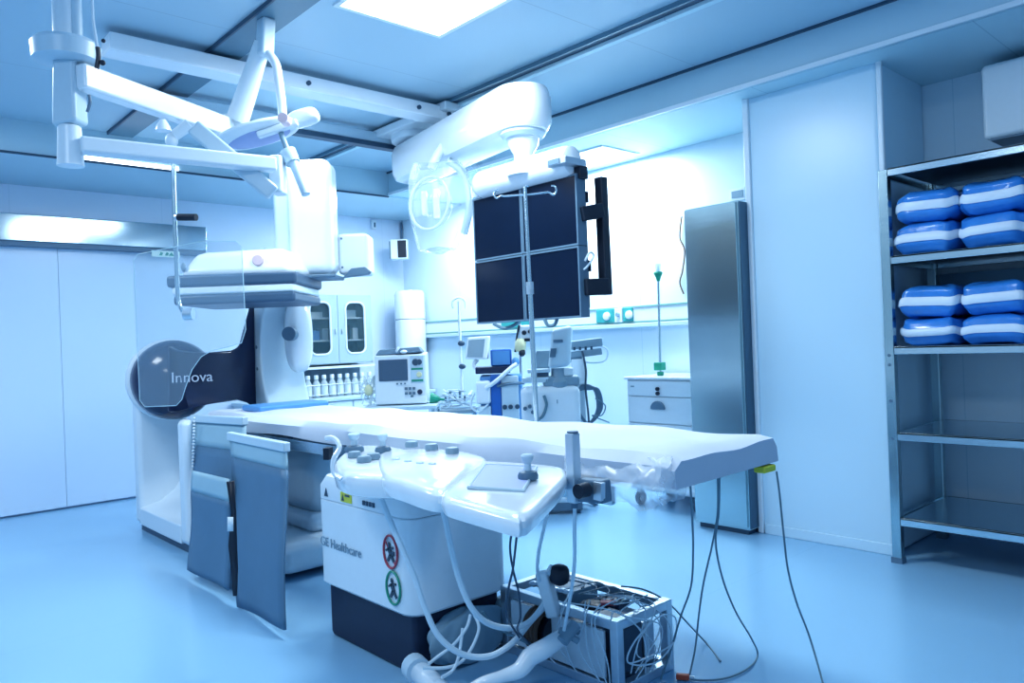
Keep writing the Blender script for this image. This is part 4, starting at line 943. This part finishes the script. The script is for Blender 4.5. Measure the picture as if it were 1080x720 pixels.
# ------------------------------------------------------------------ frame crate on the floor
t = thing('equipment_crate', 'aluminium frame crate packed with electronics and loose wires on the floor', 'equipment rack', (-1.95,2.2,0))
x0, x1, y0, y1, zt = -2.34, -1.73, 2.02, 2.34, .262
w = .034
m = MB()
for y in (y0,y1-w):
    for z in (0,zt-w): m.box(x0+.01,x1-.01,y,y+w,z,z+w)
for x in (x0,x1-w):
    for z in (0,zt-w): m.box(x,x+w,y0+.01,y1-.01,z,z+w)
for x in (x0,x1-w):
    for y in (y0,y1-w): m.box(x-.001,x+w+.001,y-.001,y+w+.001,-.0,zt+.001)
m.build('crate_frame', 'alu', t, bevel=.004)
m = MB(); m.box(x0+.05,x1-.07,y0+.008,y0+.02,.04,zt-.05); m.build('side_panel', 'white', t, bevel=.003)
m = MB(); m.box(x0+.06,x1-.10,y0+.03,y1-.03,.035,.20); m.build('electronics_block', 'mid', t, bevel=.01)
m = MB(); m.box(x1-.12,x1-.05,y0+.05,y0+.20,.04,.20); m.build('circuit_unit', 'dark', t, bevel=.006)
m = MB(); m.box(x1-.10,x1-.045,y1-.11,y1-.05,.04,.19); m.build('metal_unit', 'alu', t, bevel=.01)
m = MB(); m.ell((x1-.19,y0+.10,.255), (.06,.05,.012), 20, 8); m.build('black_disc', 'black', t)
m = MB(); m.box(x1-.22,x1-.10,y0+.13,y0+.20,.245,.268); m.build('dark_module', 'navy', t, bevel=.006)
m = MB(); m.box(x0+.1,x0+.28,y0+.12,y0+.28,.20,.262); m.build('grey_module', 'grey', t, bevel=.008)
m = MB(); rr = random.Random(21)
for k in range(7): m.ell((x0+.10+.03*k,y0+.09+.02*rr.random(),.268), (.022,.02,.012), 10, 6)
m.build('foil_clips', 'alu', t)
m = MB(); m.bar((x1-.16,y0+.10,.268),(x1-.12,y0+.14,.268),.03,.012); m.build('red_module', 'red', t)
o = thing('loose_wires', 'tangle of thin grey wires spilling over the frame crate', 'wires', (-1.8,2.15,.26)); rr = random.Random(5)
m = MB()
for k in range(8):
    c = (x1-.12+rr.uniform(-.12,.10), y0+rr.uniform(0,.26))
    P = [(c[0]+rr.uniform(-.15,.1), c[1]+rr.uniform(-.06,.06), .27+rr.uniform(0,.02)), (x1-.04+rr.uniform(-.03,.04), y0+.05+rr.uniform(-.03,.22), .275+rr.uniform(0,.02)), (x1+.012+rr.uniform(0,.03), y0+.05+rr.uniform(-.02,.24), .16+rr.uniform(-.03,.05)), (x1+.01+rr.uniform(0,.02), y0+.08+rr.uniform(-.03,.2), .03+rr.uniform(0,.05))]
    m.tube(P, .0025, 5)
for k in range(7):
    a = rr.uniform(0,.3); P = [(x0+.15+a,y0+rr.uniform(.05,.2),.27), (x0+.22+a,y0-.012,.25), (x0+.2+a+rr.uniform(-.08,.08),y0-.02,.13), (x0+.28+a,y0-.012,.04)]
    m.tube(P, .0026, 5)
for k in range(2): m.tube([(x1+.02,y0+.03,.12),(x1+.045,y0+.15,.09+.03*k),(x1+.04,y0+.27,.13),(x1+.02,y0+.31,.20),(x1+.03,y0+.2,.235),(x1+.03,y0+.06,.19)], .003, 5, closed=True)
m.build('wires', 'cable', o); m = MB()
for k in range(6): m.tube([(x0+.1+.08*k,y0+.1,.275),(x0+.16+.08*k,y0+.18+rr.uniform(-.04,.04),.29),(x0+.25+.07*k,y0+.22,.272),(min(x1,x0+.3+.06*k),y0+.16,.275)], .003, 5)
m.build('dark_wires', 'dcable', o)
t = thing('power_plug', 'white clamp lever with a black knob leaning on the end of the frame crate', 'clamp', (-2.044,2.003,0.176))
m = MB(); m.bar((-2.058,1.988,0.384), (-2.017,2.003,0.219), .05, .05); m.build('lever', 'white', t, bevel=.01)
m = MB(); m.ell((-2.001,2.021,0.374), (.035,.035,.038), 14, 8, e=.7); m.build('knob', 'black', t); m = MB(); m.cyl((-2.036,1.997,0.393), (-1.992,2.046,0.348), .022, n=14); m.build('knob_collar', 'cool', t)
t = thing('coil_reel', 'small dark brown coil reel behind the white clamp lever', 'reel', (-2.102,2.028,0.118))
m = MB(); c = vec((-2.111,2.033,0.144))
for k in range(4): m.tube([c+vec((.02*k-.03,.075*math.cos(2*PI*j/16),.075*math.sin(2*PI*j/16))) for j in range(16)], .010, 7, smooth=False, closed=True)
m.build('coil', 'brown', t); m = MB(); m.cyl(c+vec((-.05,0,0)), c+vec((.05,0,0)), .05, n=18); m.build('core', 'black', t); m = MB(); m.cyl(c+vec((-.055,0,0)), c+vec((-.05,0,0)), .07, n=18); m.build('flange', 'cool', t)
t = thing('white_hose', 'thick white sleeve ending in a grey T-shaped connector in front of the crate', 'hose', (-1.920,1.783,0.139))
m = MB(); m.tube([(-1.903,1.979,0.205), (-1.925,1.941,0.183), (-1.952,1.881,0.153), (-1.985,1.845,0.127), (-1.999,1.801,0.090), (-2.040,1.755,0.069), (-2.097,1.693,0.042), (-2.083,1.575,0.027)], lambda u: .022+.013*math.sin(PI*min(1,u*1.4)), 16, k=10); m.build('sleeve', 'gloss', t)
m = MB(); m.cyl((-1.887,1.908,0.189), (-1.882,1.973,0.232), .022, n=14); m.cyl((-1.907,1.916,0.222), (-1.863,1.964,0.179), .012, n=12); m.cyl((-1.905,1.962,0.223), (-1.881,1.989,0.197), .010, n=12); m.build('t_connector', 'grey', t)
t = thing('hose_end', 'short white hose end with a wrapped collar on the floor by the black plinth', 'hose', (-1.997,1.401,0.200))
m = MB(); m.tube([(-2.317,1.585,0.066), (-2.257,1.591,0.044), (-2.121,1.563,0.032)], .040, 16); m.build('hose_body', 'white', t); m = MB(); m.tube([(-2.352,1.592,0.068), (-2.296,1.578,0.067)], .048, 16, smooth=False); m.build('collar', 'cool', t)
t = thing('cable_bag', 'crumpled grey plastic bag of cables lying against the black plinth', 'bag', (-2.37,1.9,0))
m = MB(); rs = []
for i in range(15):
    th = -PI/2+PI*i/14; ring = []
    for j in range(40):
        a = 2*PI*j/40; k = 1+.09*math.sin(4*a+3*th)+.06*math.sin(9*a-2*th)
        ring.append((-2.36+.055*math.cos(a)*max(.01,math.cos(th))**.5*k, 1.86+.19*math.sin(a)*max(.01,math.cos(th))**.5*k, .105+.10*math.sin(th)*(1+.12*math.sin(2*a+1))))
    rs.append(ring)
m.rings(rs); m.build('bag_body', 'bag', t, sub=1)
t2 = thing('cable_bag', 'small grey cable bundle leaning at the rear corner of the black plinth', 'bag', (-2.4,2.1,0))
m = MB(); m.ell((-2.385,2.085,.10), (.04,.07,.10), 24, 12, e=.7); m.build('bag_body', 'bag', t2)
m = MB(); rr = random.Random(9)
t3 = thing('white_wires', 'loop of thin white wires hanging over the grey cable bag', 'wires', (-2.3,1.9,0))
m.tube([(-2.221,1.765,0.241), (-2.208,1.734,0.204), (-2.226,1.684,0.151), (-2.257,1.636,0.115), (-2.256,1.593,0.102)], .006); m.tube([(-2.211,1.775,0.241), (-2.177,1.768,0.202), (-2.172,1.729,0.145), (-2.178,1.679,0.104), (-2.183,1.614,0.103), (-2.220,1.543,0.114)], .006)
m.tube([(-2.217,1.724,0.204), (-2.197,1.687,0.124), (-2.165,1.634,0.095), (-2.160,1.579,0.087)], .006); m.build('wires', 'cable', t3)

# ------------------------------------------------------------------ hanging cables
def cable(name, label, pts, r, mt):
    o = MB().tube(pts, r, 8).build(name, mt); tag(o, label, 'cable'); return o
cable('console_cable', 'thick white cable looping down from the joystick console to the floor crate', [(-2.389,1.477,0.798), (-2.304,1.451,0.717), (-2.254,1.476,0.587), (-2.218,1.516,0.452), (-2.194,1.542,0.334), (-2.165,1.574,0.233), (-2.121,1.637,0.163), (-2.080,1.727,0.137), (-2.067,1.830,0.157), (-2.062,1.924,0.212), (-2.056,1.989,0.248)], .011, 'cable')
cable('console_cable', 'thick white cable looping from the middle console to the white clamp lever', [(-2.150,1.590,0.733), (-2.121,1.592,0.641), (-2.102,1.598,0.544), (-2.087,1.615,0.439), (-2.069,1.649,0.335), (-2.061,1.717,0.262), (-2.050,1.818,0.220), (-2.047,1.910,0.223), (-2.051,1.995,0.270)], .011, 'cable')
cable('panel_cable', 'thin grey cable hanging straight below the right end of the touch panel', [(-1.811,1.798,0.712), (-1.834,1.788,0.621), (-1.861,1.788,0.546), (-1.896,1.809,0.470), (-1.950,1.868,0.399)], .006, 'cable')
cable('post_cable', 'thin white cable hanging from the clamp post down to the crate', [(-1.625,1.720,0.734), (-1.641,1.732,0.650), (-1.671,1.759,0.549), (-1.735,1.807,0.433), (-1.818,1.865,0.311), (-1.868,1.899,0.236)], .006, 'cable')
cable('black_cable', 'thin black cable under the touch panel crossing its twin, left at the top', [(-1.796,1.622,0.692), (-1.831,1.629,0.594), (-1.864,1.667,0.503), (-1.890,1.712,0.408), (-1.940,1.761,0.303), (-1.992,1.793,0.232), (-2.013,1.874,0.152)], .0038, 'dark')
cable('black_cable', 'thin black cable under the touch panel crossing its twin, right at the top', [(-1.787,1.631,0.692), (-1.826,1.649,0.591), (-1.849,1.653,0.509), (-1.913,1.686,0.419), (-1.972,1.726,0.321), (-2.007,1.776,0.256), (-2.033,1.837,0.185)], .0038, 'dark')
cable('floor_cable', 'thin dark cable running from the black plinth behind the crate along the floor', [(-2.215,1.815,0.240), (-2.191,1.871,0.169), (-2.144,1.923,0.131), (-2.082,1.961,0.100)], .006, 'dcable')
cable('table_cable', 'thin grey cable hanging from the far corner of the foot end to the open floor', [(-1.384,2.518,0.750), (-1.379,2.524,0.672), (-1.373,2.530,0.536), (-1.366,2.539,0.400), (-1.358,2.577,0.273), (-1.359,2.667,0.120), (-1.274,2.583,0.006), (-1.182,2.431,0.006)], .0036, 'dcable')
cable('table_cable', 'thin grey cable hanging from the foot end straight down past the crate', [(-1.417,2.037,0.770), (-1.439,2.072,0.661), (-1.487,2.139,0.531), (-1.565,2.231,0.372), (-1.652,2.284,0.230), (-1.704,2.278,0.080), (-1.707,2.225,0.006)], .0036, 'dcable')
cable('table_cable', 'thin grey cable falling from mid foot end to the floor beside the crate', [(-1.436,2.224,0.777), (-1.451,2.238,0.645), (-1.478,2.238,0.528), (-1.547,2.280,0.373), (-1.585,2.299,0.243), (-1.660,2.376,0.080), (-1.634,2.291,0.006)], .0034, 'dcable')
cable('table_cable', 'thin grey cable from mid foot end, curling in a loop on the floor', [(-1.432,2.229,0.777), (-1.448,2.240,0.645), (-1.469,2.247,0.537), (-1.490,2.313,0.394), (-1.495,2.397,0.254), (-1.543,2.570,0.100), (-1.563,2.648,0.006), (-1.526,2.521,0.006), (-1.542,2.387,0.006), (-1.608,2.306,0.006), (-1.684,2.298,0.006)], .0034, 'dcable')
cable('wire_lead', 'thin grey lead running from the crate across the floor toward the table cables', [(-1.886,2.235,0.303), (-1.825,2.302,0.285), (-1.754,2.351,0.238), (-1.775,2.515,0.100), (-1.769,2.611,0.006), (-1.634,2.501,0.006)], .0034, 'dcable')
t = thing('wire_connector', 'small orange connector on the floor beside the frame crate', 'connector', (-1.652,2.269,0.008))
q = vec((-1.653,2.282,0.000)); m = MB(); m.bar(q+vec((-.02,-.01,.012)), q+vec((.02,.014,.012)), .02, .02); m.build('connector_body', 'orange', t, bevel=.004); m = MB(); m.cyl(q+vec((.02,.014,.012)), q+vec((.035,.024,.012)), .006); m.build('connector_pin', 'alu', t)

# ------------------------------------------------------------------ light and camera
def area(name, p, sx, sy, e, col=(.85,.95,1), rot=(0,0,0)):
    l = bpy.data.lights.new(name, 'AREA'); l.shape = 'RECTANGLE'; l.size = sx; l.size_y = sy; l.energy = e; l.color = col
    o = bpy.data.objects.new(name, l); COL.objects.link(o); o.location = p; o.rotation_euler = rot; return o
area('ceiling_panel_lamp', (-2.95,2.22,2.90), .6, .6, 38)
area('ceiling_panel_lamp', (-4.6,2.3,2.75), .6, .6, 11)  # this and the next three: unseen panels, lamps without any fixture built
area('ceiling_panel_lamp', (-4.7,.2,2.89), .8, .8, 36)
area('ceiling_panel_lamp', (-1.2,2.6,2.89), .6, .6, 10)
area('ceiling_panel_lamp', (-1.5,-.6,2.89), 1.2, .6, 34)
area('soffit_panel_lamp', (-4.05,4.62,2.68), .6, .4, 46)
area('soffit_panel_lamp', (-5.8,4.4,2.66), .8, .5, 34)  # unseen source, lamp alone with no panel built here
w = bpy.data.worlds.new('room_light'); SC.world = w; w.use_nodes = True
bg = w.node_tree.nodes['Background']; bg.inputs[0].default_value = (.36,.63,.95,1); bg.inputs[1].default_value = .62
cam = bpy.data.cameras.new('camera'); co = bpy.data.objects.new('camera', cam); COL.objects.link(co)
cam.sensor_width = 36; cam.lens = 36*802.7/1080; cam.clip_start = .05
yaw, roll = .83094, -.038256
F = Vector((-math.sin(yaw),math.cos(yaw),0)); r = Vector((math.cos(yaw),math.sin(yaw),0)); u = Vector((0,0,1))
Rv = r*math.cos(roll)+u*math.sin(roll); Uv = u*math.cos(roll)-r*math.sin(roll)
mt = Matrix((Rv,Uv,-F)).transposed().to_4x4(); mt.translation = (0,0,1.25); co.matrix_world = mt
SC.camera = co
SC.view_settings.view_transform = 'Standard'; SC.view_settings.look = 'Medium High Contrast'
SC.view_settings.exposure = -0.05
